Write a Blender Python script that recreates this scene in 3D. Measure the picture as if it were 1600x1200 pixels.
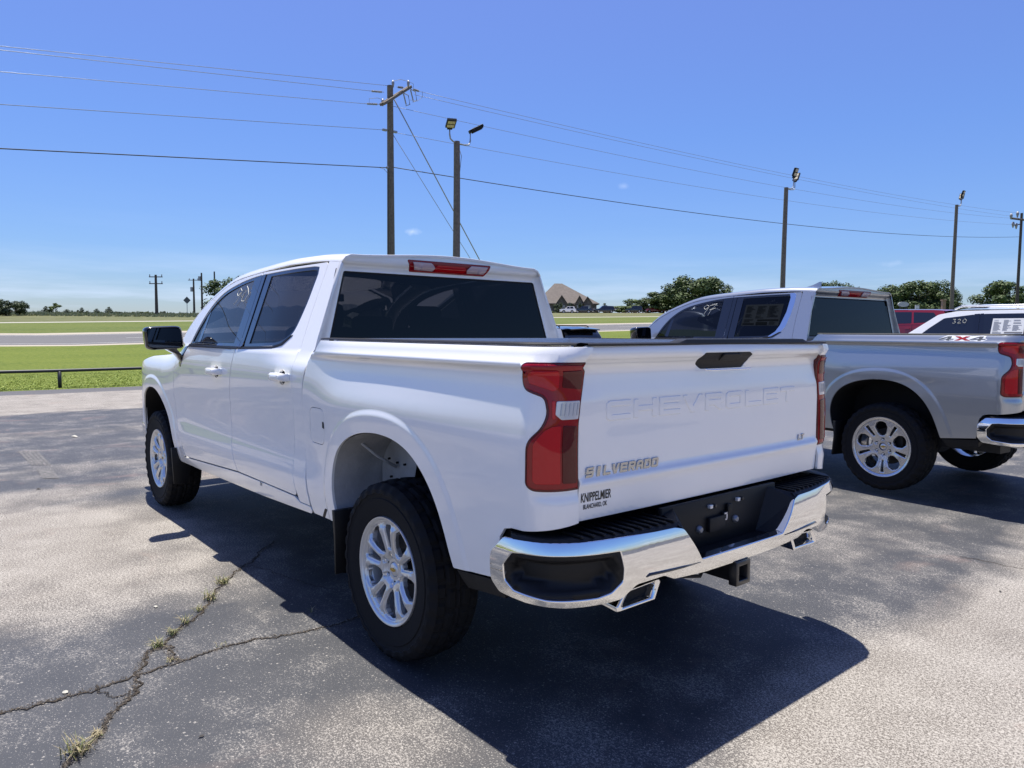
import bpy, bmesh, math, random
import numpy as np
from mathutils import Vector, Matrix
from mathutils.geometry import delaunay_2d_cdt

# ------------------------------------------------------------------ camera, sky, sun, exposure
scene = bpy.context.scene
for o in list(bpy.data.objects):
    bpy.data.objects.remove(o)
C = scene.collection
CAM = np.array([-2.8364, 2.6128, 1.4778])
YAW, PIT, ROL, FPX = math.radians(-39.8835), math.radians(-4.0370), math.radians(0.3492), 1149.72
_F = np.array([math.cos(YAW)*math.cos(PIT), math.sin(YAW)*math.cos(PIT), math.sin(PIT)])
_R = np.array([math.sin(YAW), -math.cos(YAW), 0.0])
_U = np.cross(_R, _F)
_R2 = _R*math.cos(ROL)+_U*math.sin(ROL)
_U2 = -_R*math.sin(ROL)+_U*math.cos(ROL)
cam = bpy.data.cameras.new('camera')
camo = bpy.data.objects.new('camera', cam)
C.objects.link(camo)
cam.sensor_width = 36
cam.lens = 36*FPX/1600
cam.clip_start = .05
cam.clip_end = 6000
camo.matrix_world = Matrix(((_R2[0], _U2[0], -_F[0], CAM[0]), (_R2[1], _U2[1], -_F[1], CAM[1]),
                            (_R2[2], _U2[2], -_F[2], CAM[2]), (0, 0, 0, 1)))
scene.camera = camo
SUNV = Vector((.200, -.045, 1)).normalized()
SUN_EL = math.asin(SUNV.z)
SUN_RO = math.atan2(SUNV.x, SUNV.y)
sun = bpy.data.lights.new('sun', 'SUN')
sun.energy = 5.0
sun.angle = math.radians(.5)
sun.color = (1, .955, .88)
suno = bpy.data.objects.new('sun', sun)
C.objects.link(suno)
suno.rotation_euler = SUNV.to_track_quat('Z', 'Y').to_euler()
suno.location = (0, 0, 30)
scene.view_settings.view_transform = 'Standard'
scene.view_settings.look = 'None'
scene.view_settings.exposure = 0.66
scene.view_settings.gamma = 1
scene.view_settings.use_curve_mapping = False

W = bpy.data.worlds.new('World')
scene.world = W
W.use_nodes = True
nt = W.node_tree
nt.nodes.clear()


def N(nt, t, **k):
    n = nt.nodes.new(t)
    for a, b in k.items():
        if a.startswith('i_'):
            n.inputs[a[2:].replace('_', ' ')].default_value = b
        else:
            setattr(n, a, b)
    return n


def L(nt, a, b):
    nt.links.new(a, b)


def ramp(nt, fac, stops, interp='LINEAR'):
    r = nt.nodes.new('ShaderNodeValToRGB')
    r.color_ramp.interpolation = interp
    el = r.color_ramp.elements
    el[0].position, el[1].position = stops[0][0], stops[-1][0]
    for p, c in stops[1:-1]:
        el.new(p)
    for e, (p, c) in zip(el, stops):
        e.position = p
        e.color = (c, c, c, 1) if isinstance(c, (int, float)) else (*c, 1)
    L(nt, fac, r.inputs['Fac'])
    return r.outputs['Color']


def mth(nt, op, a, b=None, clamp=False):
    m = nt.nodes.new('ShaderNodeMath')
    m.operation = op
    m.use_clamp = clamp
    for i, v in enumerate((a, b)):
        if v is None:
            continue
        if isinstance(v, (int, float)):
            m.inputs[i].default_value = v
        else:
            L(nt, v, m.inputs[i])
    return m.outputs[0]


def mixc(nt, fac, a, b, mode='MIX'):
    m = nt.nodes.new('ShaderNodeMix')
    m.data_type = 'RGBA'
    m.blend_type = mode
    for s, v in ((m.inputs[0], fac), (m.inputs[6], a), (m.inputs[7], b)):
        if isinstance(v, (int, float)):
            s.default_value = v
        elif isinstance(v, tuple):
            s.default_value = (*v, 1)
        else:
            L(nt, v, s)
    return m.outputs[2]


sky = N(nt, 'ShaderNodeTexSky', sky_type='NISHITA', sun_disc=False, sun_elevation=SUN_EL, sun_rotation=SUN_RO,
        altitude=350, air_density=1.0, dust_density=0.6, ozone_density=3.0)
tc = N(nt, 'ShaderNodeTexCoord')
sep = N(nt, 'ShaderNodeSeparateXYZ')
L(nt, tc.outputs['Generated'], sep.inputs[0])
# thin cloud streaks low over the horizon, and one small puff
mp = N(nt, 'ShaderNodeMapping')
mp.inputs['Scale'].default_value = (2.2, 2.2, 26)
L(nt, tc.outputs['Generated'], mp.inputs[0])
nz = N(nt, 'ShaderNodeTexNoise', i_Scale=1.6, i_Detail=7.0, i_Roughness=.6)
L(nt, mp.outputs[0], nz.inputs['Vector'])
band = ramp(nt, sep.outputs['Z'], [(0, .9), (.035, 1), (.06, .45), (.10, .06), (.18, 0)])
cl = mth(nt, 'MULTIPLY', ramp(nt, nz.outputs['Fac'], [(.44, 0), (.72, 1)]), band)
# the puff: a noisy spot round one direction
def dirpx(u, v):
    d = _F*FPX+_R2*(u-800)-_U2*(v-600)
    return tuple(d/np.linalg.norm(d))
def puff(u, v, size, zsq, amt):
    vm = N(nt, 'ShaderNodeVectorMath', operation='SUBTRACT')
    L(nt, tc.outputs['Generated'], vm.inputs[0])
    vm.inputs[1].default_value = dirpx(u, v)
    m2 = N(nt, 'ShaderNodeVectorMath', operation='MULTIPLY')
    L(nt, vm.outputs[0], m2.inputs[0])
    m2.inputs[1].default_value = (1, 1, zsq)
    ln = N(nt, 'ShaderNodeVectorMath', operation='LENGTH')
    L(nt, m2.outputs[0], ln.inputs[0])
    n2 = N(nt, 'ShaderNodeTexNoise', i_Scale=90.0, i_Detail=4.0)
    L(nt, tc.outputs['Generated'], n2.inputs['Vector'])
    s = mth(nt, 'ADD', ln.outputs['Value'], mth(nt, 'MULTIPLY', mth(nt, 'SUBTRACT', n2.outputs['Fac'], .5), size*1.6))
    return mth(nt, 'MULTIPLY', ramp(nt, s, [(0, 1), (size, 0)]), amt)
cl = mth(nt, 'MAXIMUM', cl, puff(644, 362, .011, 2.2, .75))
cl = mth(nt, 'MAXIMUM', cl, puff(1398, 412, .018, 4, .3))
cl = mth(nt, 'MAXIMUM', cl, puff(975, 291, .006, 1.5, .35))
hz = ramp(nt, sep.outputs['Z'], [(0, (1.05, 1.14, 1.42)), (.10, (.92, 1.15, 1.62)), (.25, (1.02, 1.25, 1.84)), (.42, (1.30, 1.35, 2.0)), (1, (1.33, 1.37, 2.02))])
skc = mixc(nt, 1.0, sky.outputs[0], hz, 'MULTIPLY')
mixed = mixc(nt, mth(nt, 'MULTIPLY', cl, .75, True), skc, (9.0, 10.6, 13.8))
bg = N(nt, 'ShaderNodeBackground', i_Strength=.055)
L(nt, mixed, bg.inputs['Color'])
L(nt, bg.outputs[0], N(nt, 'ShaderNodeOutputWorld').inputs[0])

# ------------------------------------------------------------------ materials
MATS = {}


def mat(name, col, rough=.5, metal=0., coat=0., spec=.5, bump=None, var=None, em=None, **kw):
    """one Principled material; bump=(scale,strength), var=(scale,amount) mottles the colour"""
    if name in MATS:
        return MATS[name]
    m = bpy.data.materials.new(name)
    m.use_nodes = True
    t = m.node_tree
    b = t.nodes['Principled BSDF']
    b.inputs['Base Color'].default_value = (*col, 1)
    b.inputs['Roughness'].default_value = rough
    b.inputs['Metallic'].default_value = metal
    b.inputs['Coat Weight'].default_value = coat
    b.inputs['Coat Roughness'].default_value = kw.get('coatr', .02)
    b.inputs['Coat IOR'].default_value = kw.get('cior', 1.5)
    b.inputs['Specular IOR Level'].default_value = spec
    tcn = N(t, 'ShaderNodeTexCoord')
    if var:
        n = N(t, 'ShaderNodeTexNoise', i_Scale=var[0], i_Detail=6.0)
        L(t, tcn.outputs['Object'], n.inputs['Vector'])
        f = ramp(t, n.outputs['Fac'], [(.3, 0), (.7, 1)])
        c2 = var[2] if len(var) > 2 else tuple(c*(1-var[1]) for c in col)
        L(t, mixc(t, f, col, c2), b.inputs['Base Color'])
    if bump:
        n = N(t, 'ShaderNodeTexNoise', i_Scale=bump[0], i_Detail=4.0)
        L(t, tcn.outputs['Object'], n.inputs['Vector'])
        bp = N(t, 'ShaderNodeBump', i_Strength=bump[1], i_Distance=kw.get('bdist', .002))
        L(t, n.outputs['Fac'], bp.inputs['Height'])
        L(t, bp.outputs[0], b.inputs['Normal'])
    MATS[name] = m
    return m


def glassmat(name, tint, rough=.0, refl=1.0):
    if name in MATS:
        return MATS[name]
    m = bpy.data.materials.new(name)
    m.use_nodes = True
    t = m.node_tree
    t.nodes.clear()
    tr = N(t, 'ShaderNodeBsdfTransparent')
    tr.inputs[0].default_value = (*tint, 1)
    gl = N(t, 'ShaderNodeBsdfGlossy')
    gl.inputs['Roughness'].default_value = rough
    gl.inputs['Color'].default_value = (refl, refl, refl, 1)
    fr = N(t, 'ShaderNodeFresnel', i_IOR=1.36)
    mx = N(t, 'ShaderNodeMixShader')
    L(t, fr.outputs[0], mx.inputs[0])
    L(t, tr.outputs[0], mx.inputs[1])
    L(t, gl.outputs[0], mx.inputs[2])
    L(t, mx.outputs[0], N(t, 'ShaderNodeOutputMaterial').inputs[0])
    MATS[name] = m
    return m


M_WHITE = mat('white_paint', (.90, .89, .86), .32, 0, 1.0, bump=(900, .02), bdist=.0003, cior=1.75)
M_SILVER = mat('silver_paint', (.41, .43, .445), .32, .75, 1.0, cior=1.65)
M_BLACKP = mat('black_plastic', (.009, .009, .010), .5, spec=.3, bump=(700, .5), bdist=.0006)
M_GLOSSB = mat('gloss_black', (.006, .006, .007), .12, 0, 1.0)
M_RUBBER = mat('tyre_rubber', (.008, .008, .009), .8, spec=.25, bump=(300, .4), bdist=.001)
M_CHROME = mat('chrome', (.86, .87, .88), .045, 1.0, bump=(14, .09), bdist=.004)
M_ALLOY = mat('silver_alloy', (.68, .69, .70), .33, .75, .5)
M_BADGE = mat('badge_chrome', (.45, .46, .48), .14, 1.0)
M_ALLOY2 = mat('machined_alloy', (.62, .62, .63), .22, .85, .6)
M_DARKM = mat('dark_metal', (.02, .02, .022), .6)
M_STEEL = mat('brake_steel', (.07, .068, .066), .4, .8)
M_SEAM = mat('seam_black', (.004, .004, .004), .8)
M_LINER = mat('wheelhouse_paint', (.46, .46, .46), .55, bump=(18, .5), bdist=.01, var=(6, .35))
M_RED = mat('red_lens', (.27, .001, .006), .2, 0, 1.0, spec=.0)
M_RED2 = mat('dark_red_lens', (.085, .001, .003), .2, 0, 1.0, spec=.0)
M_REDB = mat('bright_red_lens', (.48, .004, .010), .2, 0, 1.0, spec=.0)
M_CLEAR = mat('clear_lens', (.62, .63, .66), .12, .3, 1.0)
M_GOLD = mat('gold_emblem', (.62, .42, .10), .25, .8)
M_DECAL = mat('black_decal', (.004, .004, .004), .4)
M_SEAT = mat('seat_cloth', (.02, .02, .022), .85, bump=(200, .4))
M_TRIM = mat('interior_trim', (.035, .035, .038), .6)
M_GLASSD = glassmat('privacy_glass', (.018, .019, .024))
M_GLASSF = glassmat('front_glass', (.035, .040, .052))
M_MARK = mat('window_marker', (.75, .74, .62), .6)
M_PAPER = mat('sticker_paper', (.72, .72, .70), .6)
M_GREYINK = mat('grey_ink', (.16, .16, .17), .6)
M_BLUEINK = mat('blue_ink', (.06, .09, .18), .6)


# ------------------------------------------------------------------ object helpers
def link(o, parent=None):
    C.objects.link(o)
    if parent is not None:
        o.parent = parent
    return o


def thing(name, label, cat, loc=(0, 0, 0), rz=0, group=None):
    o = bpy.data.objects.new(name, None)
    o.empty_display_size = .2
    C.objects.link(o)
    o.location = loc
    o.rotation_euler = (0, 0, rz)
    o['label'] = label
    o['category'] = cat
    if group:
        o['group'] = group
    return o


def tag(o, label=None, cat=None, group=None, kind=None):
    for k, v in (('label', label), ('category', cat), ('group', group), ('kind', kind)):
        if v:
            o[k] = v
    return o


def mobj(name, V, Fc, m, parent=None, smooth=False, normals=None, angle=None):
    me = bpy.data.meshes.new(name)
    me.from_pydata([tuple(v) for v in V], [], [tuple(f) for f in Fc])
    ms = m if isinstance(m, (list, tuple)) else [m]
    for x in ms:
        me.materials.append(x)
    if smooth or normals is not None:
        me.polygons.foreach_set('use_smooth', [True]*len(me.polygons))
    me.update()
    if normals is not None:
        me.normals_split_custom_set_from_vertices([tuple(n) for n in normals])
    elif angle:
        sharp_by_angle(me, angle)
    return link(bpy.data.objects.new(name, me), parent)


def sharp_by_angle(me, angle):
    bm = bmesh.new()
    bm.from_mesh(me)
    a = math.radians(angle)
    for e in bm.edges:
        if len(e.link_faces) == 2 and e.calc_face_angle(0) > a:
            e.smooth = False
    for f in bm.faces:
        f.smooth = True
    bm.to_mesh(me)
    bm.free()


class MB:
    def __init__(s):
        s.V = []
        s.F = []

    def add(s, V, F):
        o = len(s.V)
        s.V += [tuple(v) for v in V]
        s.F += [tuple(i+o for i in f) for f in F]
        return s

    def box(s, c, d, rot=None, top=1.0):
        hx, hy, hz = d[0]/2, d[1]/2, d[2]/2
        P = []
        for z, k in ((-hz, 1), (hz, top)):
            for x, y in ((-hx, -hy), (hx, -hy), (hx, hy), (-hx, hy)):
                p = Vector((x*k, y*k, z))
                if rot is not None:
                    p = rot @ p
                P.append(p+Vector(c))
        return s.add(P, [(3, 2, 1, 0), (4, 5, 6, 7), (0, 1, 5, 4), (1, 2, 6, 5), (2, 3, 7, 6), (3, 0, 4, 7)])

    def tube(s, pts, r, n=8, cap=True):
        pts = [Vector(p) for p in pts]
        rs = r if isinstance(r, (list, tuple)) else [r]*len(pts)
        rings = []
        up = Vector((0, 0, 1))
        for i, p in enumerate(pts):
            t = (pts[min(i+1, len(pts)-1)]-pts[max(i-1, 0)]).normalized()
            a = t.cross(up)
            if a.length < .05:
                a = t.cross(Vector((1, 0, 0)))
            a.normalize()
            b = t.cross(a)
            rings.append([p+(a*math.cos(2*math.pi*k/n)+b*math.sin(2*math.pi*k/n))*rs[i] for k in range(n)])
        V = [v for q in rings for v in q]
        F = []
        for i in range(len(rings)-1):
            for k in range(n):
                k2 = (k+1) % n
                F.append((i*n+k, (i+1)*n+k, (i+1)*n+k2, i*n+k2))
        if cap:
            F.append(tuple(range(n)))
            F.append(tuple(reversed(range((len(rings)-1)*n, len(rings)*n))))
        return s.add(V, F)

    def revolve(s, prof, n=48, axis='y', c=(0, 0, 0), closed=False):
        """prof: list of (r, h) ; axis y : h along y"""
        V = []
        for k in range(n):
            a = 2*math.pi*k/n
            for r, h in prof:
                if axis == 'y':
                    V.append((c[0]+r*math.cos(a), c[1]+h, c[2]+r*math.sin(a)))
                elif axis == 'z':
                    V.append((c[0]+r*math.cos(a), c[1]+r*math.sin(a), c[2]+h))
                else:
                    V.append((c[0]+h, c[1]+r*math.cos(a), c[2]+r*math.sin(a)))
        m = len(prof)
        F = []
        for k in range(n):
            k2 = (k+1) % n
            for i in range(m-1 if not closed else m):
                i2 = (i+1) % m
                F.append((k*m+i, k*m+i2, k2*m+i2, k2*m+i))
        return s.add(V, F)

    def grid(s, rows, close=False):
        m = len(rows[0])
        V = [v for r in rows for v in r]
        F = []
        for i in range(len(rows)-1):
            for j in range(m if close else m-1):
                j2 = (j+1) % m
                F.append((i*m+j, i*m+j2, (i+1)*m+j2, (i+1)*m+j))
        return s.add(V, F)

    def build(s, name, m, parent=None, smooth=False, angle=None, bevel=0, seg=2, mirror=False, fix=False):
        V = s.V
        F = s.F
        if mirror:
            V = [(x, -y, z) for x, y, z in V]
            F = [tuple(reversed(f)) for f in F]
        o = mobj(name, V, F, m, parent)
        me = o.data
        if bevel or fix:
            bm = bmesh.new()
            bm.from_mesh(me)
            if fix:
                bmesh.ops.remove_doubles(bm, verts=bm.verts, dist=1e-5)
                bmesh.ops.recalc_face_normals(bm, faces=bm.faces)
            if bevel:
                ed = [e for e in bm.edges if len(e.link_faces) == 2 and e.calc_face_angle(0) > .5]
                bmesh.ops.bevel(bm, geom=ed, offset=bevel, segments=seg, affect='EDGES', profile=.5, clamp_overlap=True)
            bm.to_mesh(me)
            bm.free()
        if angle or smooth or bevel:
            sharp_by_angle(me, angle or (180 if smooth else 35))
        return o


def rbox(name, c, d, m, parent, bev=.02, seg=3, rot=None, top=1.0):
    return MB().box(c, d, rot, top).build(name, m, parent, bevel=bev, seg=seg, angle=60)


# ------------------------------------------------------------------ curve helpers
def pchip(xs, ys):
    xs = np.array(xs, float)
    ys = np.array(ys, float)
    h = np.diff(xs)
    d = np.diff(ys)/h
    m = np.zeros_like(ys)
    m[0], m[-1] = d[0], d[-1]
    for i in range(1, len(ys)-1):
        if d[i-1]*d[i] > 0:
            w1, w2 = 2*h[i]+h[i-1], h[i]+2*h[i-1]
            m[i] = (w1+w2)/(w1/d[i-1]+w2/d[i])

    def f(x):
        x = np.clip(np.asarray(x, float), xs[0], xs[-1])
        i = np.clip(np.searchsorted(xs, x)-1, 0, len(xs)-2)
        t = (x-xs[i])/h[i]
        return ((2*t**3-3*t**2+1)*ys[i]+(t**3-2*t**2+t)*h[i]*m[i]+(-2*t**3+3*t**2)*ys[i+1]+(t**3-t**2)*h[i]*m[i+1])
    return f


def sst(x, a, b):
    t = np.clip((np.asarray(x, float)-a)/(b-a), 0, 1)
    return t*t*(3-2*t)


def spl(pts, n=6, closed=False):
    P = np.array(pts, float)
    K = len(P)
    out = []
    rng = range(K) if closed else range(K-1)
    for i in rng:
        p1, p2 = P[i], P[(i+1) % K]
        p0 = P[i-1] if (closed or i > 0) else 2*p1-p2
        p3 = P[(i+2) % K] if (closed or i+2 < K) else 2*p2-p1
        for j in range(n):
            t = j/n
            out.append(.5*((2*p1)+(-p0+p2)*t+(2*p0-5*p1+4*p2-p3)*t*t+(-p0+3*p1-3*p2+p3)*t**3))
    if not closed:
        out.append(P[-1])
    return [tuple(q) for q in out]


def rpoly(pts, r, n=5):
    """closed polygon with rounded corners"""
    P = [np.array(p[:2], float) for p in pts]
    R = [p[2] if len(p) > 2 else r for p in pts]
    out = []
    K = len(P)
    for i in range(K):
        a, b, c = P[i-1], P[i], P[(i+1) % K]
        u, v = a-b, c-b
        lu, lv = np.linalg.norm(u), np.linalg.norm(v)
        rr = min(R[i], lu*.48, lv*.48)
        if rr < 1e-4:
            out.append(tuple(b))
            continue
        s, e = b+u/lu*rr, b+v/lv*rr
        for j in range(n+1):
            t = j/n
            out.append(tuple((1-t)**2*s+2*t*(1-t)*b+t*t*e))
    return out


def resample(poly, d):
    P = [np.array(p, float) for p in poly]
    out = []
    for i in range(len(P)):
        a, b = P[i], P[(i+1) % len(P)]
        l = np.linalg.norm(b-a)
        if l < 1e-6:
            continue
        k = max(1, int(math.ceil(l/d)))
        for j in range(k):
            out.append(a+(b-a)*j/k)
    # drop near duplicates
    res = []
    for p in out:
        if not res or np.linalg.norm(p-res[-1]) > 3e-4:
            res.append(p)
    if np.linalg.norm(res[0]-res[-1]) < 3e-4:
        res.pop()
    return np.array(res)


def area(P):
    x, y = P[:, 0], P[:, 1]
    return .5*np.sum(x*np.roll(y, -1)-np.roll(x, -1)*y)


def onorm(P):
    """outward 2d normals of a CCW loop"""
    t = np.roll(P, -1, 0)-np.roll(P, 1, 0)
    t /= np.maximum(np.linalg.norm(t, axis=1), 1e-9)[:, None]
    return np.stack([t[:, 1], -t[:, 0]], 1)


def inset(poly, d, bs=.03):
    P = resample(poly, bs)
    if area(P) < 0:
        P = P[::-1]
    a = np.roll(P, 1, 0)
    c = np.roll(P, -1, 0)
    t1 = P-a
    t2 = c-P
    t1 /= np.linalg.norm(t1, axis=1)[:, None]
    t2 /= np.linalg.norm(t2, axis=1)[:, None]
    n1 = np.stack([t1[:, 1], -t1[:, 0]], 1)
    n2 = np.stack([t2[:, 1], -t2[:, 0]], 1)
    m = n1+n2
    k = np.maximum(np.sum(m*n1, axis=1), .35)
    return [tuple(p) for p in P-m/k[:, None]*d]


def inpoly(Q, P):
    x, y = Q[:, 0][:, None], Q[:, 1][:, None]
    x1, y1 = P[:, 0][None], P[:, 1][None]
    x2, y2 = np.roll(P[:, 0], -1)[None], np.roll(P[:, 1], -1)[None]
    with np.errstate(divide='ignore', invalid='ignore'):
        c = ((y1 > y) != (y2 > y)) & (x < (x2-x1)*(y-y1)/(y2-y1)+x1)
    return (np.sum(c, 1) % 2) == 1


def segdist(Q, P, closed=True):
    A = P
    B = np.roll(P, -1, 0)
    if not closed:
        A, B = P[:-1], P[1:]
    d = B-A
    l2 = np.maximum(np.sum(d*d, 1), 1e-12)
    best = np.full(len(Q), 1e9)
    for s in range(0, len(Q), 4000):
        q = Q[s:s+4000]
        t = np.clip(np.sum((q[:, None]-A[None])*d[None], 2)/l2[None], 0, 1)
        e = q[:, None]-(A[None]+t[..., None]*d[None])
        best[s:s+4000] = np.sqrt(np.min(np.sum(e*e, 2), 1))
    return best


def surf_normals(f, u, v, out):
    e = 2e-4
    a = f(u+e, v)-f(u-e, v)
    b = f(u, v+e)-f(u, v-e)
    n = np.cross(a, b)
    n /= np.maximum(np.linalg.norm(n, axis=1), 1e-12)[:, None]
    if np.mean(n@np.array(out, float)) < 0:
        n = -n
    return n


def panel(name, outline, f, out, m, parent=None, holes=(), step=.04, bstep=.025, r=.0015, depth=.012,
          mirror=False, hdepth=None, extra=None):
    """a sheet on surface f(u,v) cut to an outline, with rounded edges and an inner flange; normals come from f"""
    loops = []
    O = resample(outline, bstep)
    if area(O) < 0:
        O = O[::-1]
    loops.append(O)
    for h in holes:
        H = resample(h, bstep)
        if area(H) < 0:
            H = H[::-1]
        loops.append(H)
    mn, mx = O.min(0), O.max(0)
    gx = np.arange(mn[0]+step/2, mx[0], step)
    gy = np.arange(mn[1]+step/2, mx[1], step)
    G = np.array([(x+(step*.5 if j % 2 else 0), y) for j, y in enumerate(gy) for x in gx]) if len(gx) and len(gy) else np.zeros((0, 2))
    if extra is not None and len(G):
        G = G[np.array([np.min(np.sum((extra-q)**2, 1)) for q in G]) > (step*.7)**2]
        G = np.concatenate([G, extra])
    if len(G):
        ok = inpoly(G, O)
        for H in loops[1:]:
            ok &= ~inpoly(G, H)
        G = G[ok]
    if len(G):
        for Lp in loops:
            G = G[segdist(G, Lp) > min(step*.45, .012)] if len(G) else G
    pts = []
    edges = []
    for Lp in loops:
        o = len(pts)
        pts += [Vector(p) for p in Lp]
        edges += [(o+i, o+(i+1) % len(Lp)) for i in range(len(Lp))]
    pts += [Vector(p) for p in G]
    res = delaunay_2d_cdt(pts, edges, [], 0, 1e-6)
    VV = np.array([tuple(p) for p in res[0]])
    FF = [t for t in res[2]]
    tri = np.array([t[:3] for t in FF])
    cen = VV[tri].mean(1)
    ok = inpoly(cen, O)
    for H in loops[1:]:
        ok &= ~inpoly(cen, H)
    tri = tri[ok]
    P = f(VV[:, 0], VV[:, 1])
    Nn = surf_normals(f, VV[:, 0], VV[:, 1], out)
    V = [P]
    NN = [Nn]
    a, b, c = P[tri[:, 0]], P[tri[:, 1]], P[tri[:, 2]]
    fn = np.cross(b-a, c-a)
    flip = np.sum(fn*Nn[tri[:, 0]], 1) < 0
    tri[flip] = tri[flip][:, ::-1]
    F = [tuple(int(i) for i in t) for t in tri]
    off = len(P)
    for li, Lp in enumerate(loops):
        dd = depth if (li == 0 or hdepth is None) else hdepth
        if dd <= 0:
            continue
        p0 = f(Lp[:, 0], Lp[:, 1])
        n0 = surf_normals(f, Lp[:, 0], Lp[:, 1], out)
        t3 = np.roll(p0, -1, 0)-np.roll(p0, 1, 0)
        o3 = np.cross(t3, n0)
        o3 /= np.maximum(np.linalg.norm(o3, axis=1), 1e-12)[:, None]
        on = onorm(Lp)*(1 if li == 0 else -1)
        ref = f(Lp[:, 0]+on[:, 0]*1e-3, Lp[:, 1]+on[:, 1]*1e-3)-p0
        sg = np.sign(np.sum(np.sum(o3*ref, 1)))
        o3 *= sg
        r1 = p0+o3*r-n0*r
        r2 = r1-n0*dd
        k = len(Lp)
        V += [p0, r1, r2]
        NN += [n0, o3, o3]
        for i in range(k):
            j = (i+1) % k
            for q in (0, 1):
                F.append((off+q*k+i, off+q*k+j, off+(q+1)*k+j, off+(q+1)*k+i))
        # orientation check on one face
        i = k//3
        j = (i+1) % k
        fnn = np.cross(p0[j]-p0[i], r2[j]-p0[i])
        if np.dot(fnn, o3[i]) < 0:
            for q in range(2*k):
                F[-1-q] = tuple(reversed(F[-1-q]))
        off += 3*k
    V = np.concatenate(V)
    NN = np.concatenate(NN)
    if mirror:
        V = V*np.array([1, -1, 1])
        NN = NN*np.array([1, -1, 1])
        F = [tuple(reversed(t)) for t in F]
    return mobj(name, V, F, m, parent, normals=NN)


def off(f, h, out):
    """surface f moved out by h along its normal"""
    def g(u, v):
        return f(u, v)+surf_normals(f, u, v, out)*h
    return g


def smooth_line(P, it=30):
    P = resample_open(P, .02)
    for _ in range(it):
        Q = P.copy()
        Q[1:-1] = .25*P[:-2]+.5*P[1:-1]+.25*P[2:]
        P = Q
    return [tuple(p) for p in P]


def resample_open(P, d):
    P = np.array(P, float)
    l = np.concatenate([[0], np.cumsum(np.linalg.norm(np.diff(P, axis=0), axis=1))])
    n = int(l[-1]/d)+1
    t = np.linspace(0, l[-1], n)
    return np.stack([np.interp(t, l, P[:, 0]), np.interp(t, l, P[:, 1])], 1)


# block lettering on a unit box: outline (and counters)
def letter(ch, tx=.22, ty=.22):
    a, b = tx, 1-tx
    c, d = ty, 1-ty
    m0, m1 = .5-ty/2, .5+ty/2
    k = .12
    D = {
        'C': ([(k, 0), (1, 0), (1, c), (a, c), (a, d), (1, d), (1, 1), (k, 1), (0, 1-k), (0, k)], []),
        'H': ([(0, 0), (a, 0), (a, m0), (b, m0), (b, 0), (1, 0), (1, 1), (b, 1), (b, m1), (a, m1), (a, 1), (0, 1)], []),
        'E': ([(0, 0), (1, 0), (1, c), (a, c), (a, m0), (.9, m0), (.9, m1), (a, m1), (a, d), (1, d), (1, 1), (0, 1)], []),
        'V': ([(.5-.6*tx, 0), (.5+.6*tx, 0), (1, 1), (1-tx*1.1, 1), (.5, c*1.3), (tx*1.1, 1), (0, 1)], []),
        'L': ([(0, 0), (1, 0), (1, c), (a, c), (a, 1), (0, 1)], []),
        'T': ([(.5-a/2, 0), (.5+a/2, 0), (.5+a/2, d), (1, d), (1, 1), (0, 1), (0, d), (.5-a/2, d)], []),
        'I': ([(0, 0), (1, 0), (1, 1), (0, 1)], []),
        'O': ([(k, 0), (1-k, 0), (1, k), (1, 1-k), (1-k, 1), (k, 1), (0, 1-k), (0, k)], [[(a, c), (b, c), (b, d), (a, d)]]),
        'D': ([(0, 0), (.85, 0), (1, k*1.5), (1, 1-k*1.5), (.85, 1), (0, 1)], [[(a, c), (b, c), (b, d), (a, d)]]),
        'R': ([(0, 0), (a, 0), (a, m0-.06), (.45, m0-.06), (b-.03, 0), (1, 0), (.76, m0-.04), (1, m0+.08), (1, 1-k), (1-k, 1), (0, 1)],
              [[(a, m1-.03), (b, m1-.03), (b, d), (a, d)]]),
        'A': ([(0, 0), (a, 0), (a, m0-.1), (b, m0-.1), (b, 0), (1, 0), (1, .75), (.75, 1), (.25, 1), (0, .75)],
              [[(a, m1-.1), (b, m1-.1), (b, d), (a, d)]]),
        'S': ([(0, 0), (1-k, 0), (1, k), (1, m1-.02), (1-k, m1+.05), (a, m1), (a, d), (1, d), (1, 1), (k, 1), (0, 1-k), (0, m0+.02), (k, m0-.05),
               (b, m0), (b, c), (0, c)], []),
    }
    return D[ch]
# ------------------------------------------------------------------ pickup truck: body surface
RA = [(.475, .50), (.505, .60), (.52, .70), (.505, .80), (.445, .895), (.34, .965), (.20, 1.008), (.04, 1.024),
      (-.12, 1.012), (-.25, .965), (-.35, .88), (-.42, .78), (-.465, .67), (-.51, .53)]
FA = [(3.235, .46), (3.285, .60), (3.34, .72), (3.42, .83), (3.53, .92), (3.66, .985), (3.80, 1.005), (3.95, .99),
      (4.08, .935), (4.18, .85), (4.235, .75), (4.25, .62), (4.235, .46)]
RAs = smooth_line(spl(RA, 5))
FAs = smooth_line(spl(FA, 5))
UR, RC = -.93, .135                      # start and radius of the rear corner
YB, TB, HB = .948, .36, 1.375             # greenhouse: y at belt, tumblehome, belt height
RR = .07
AL = math.atan(TB)
CR = .032

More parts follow.
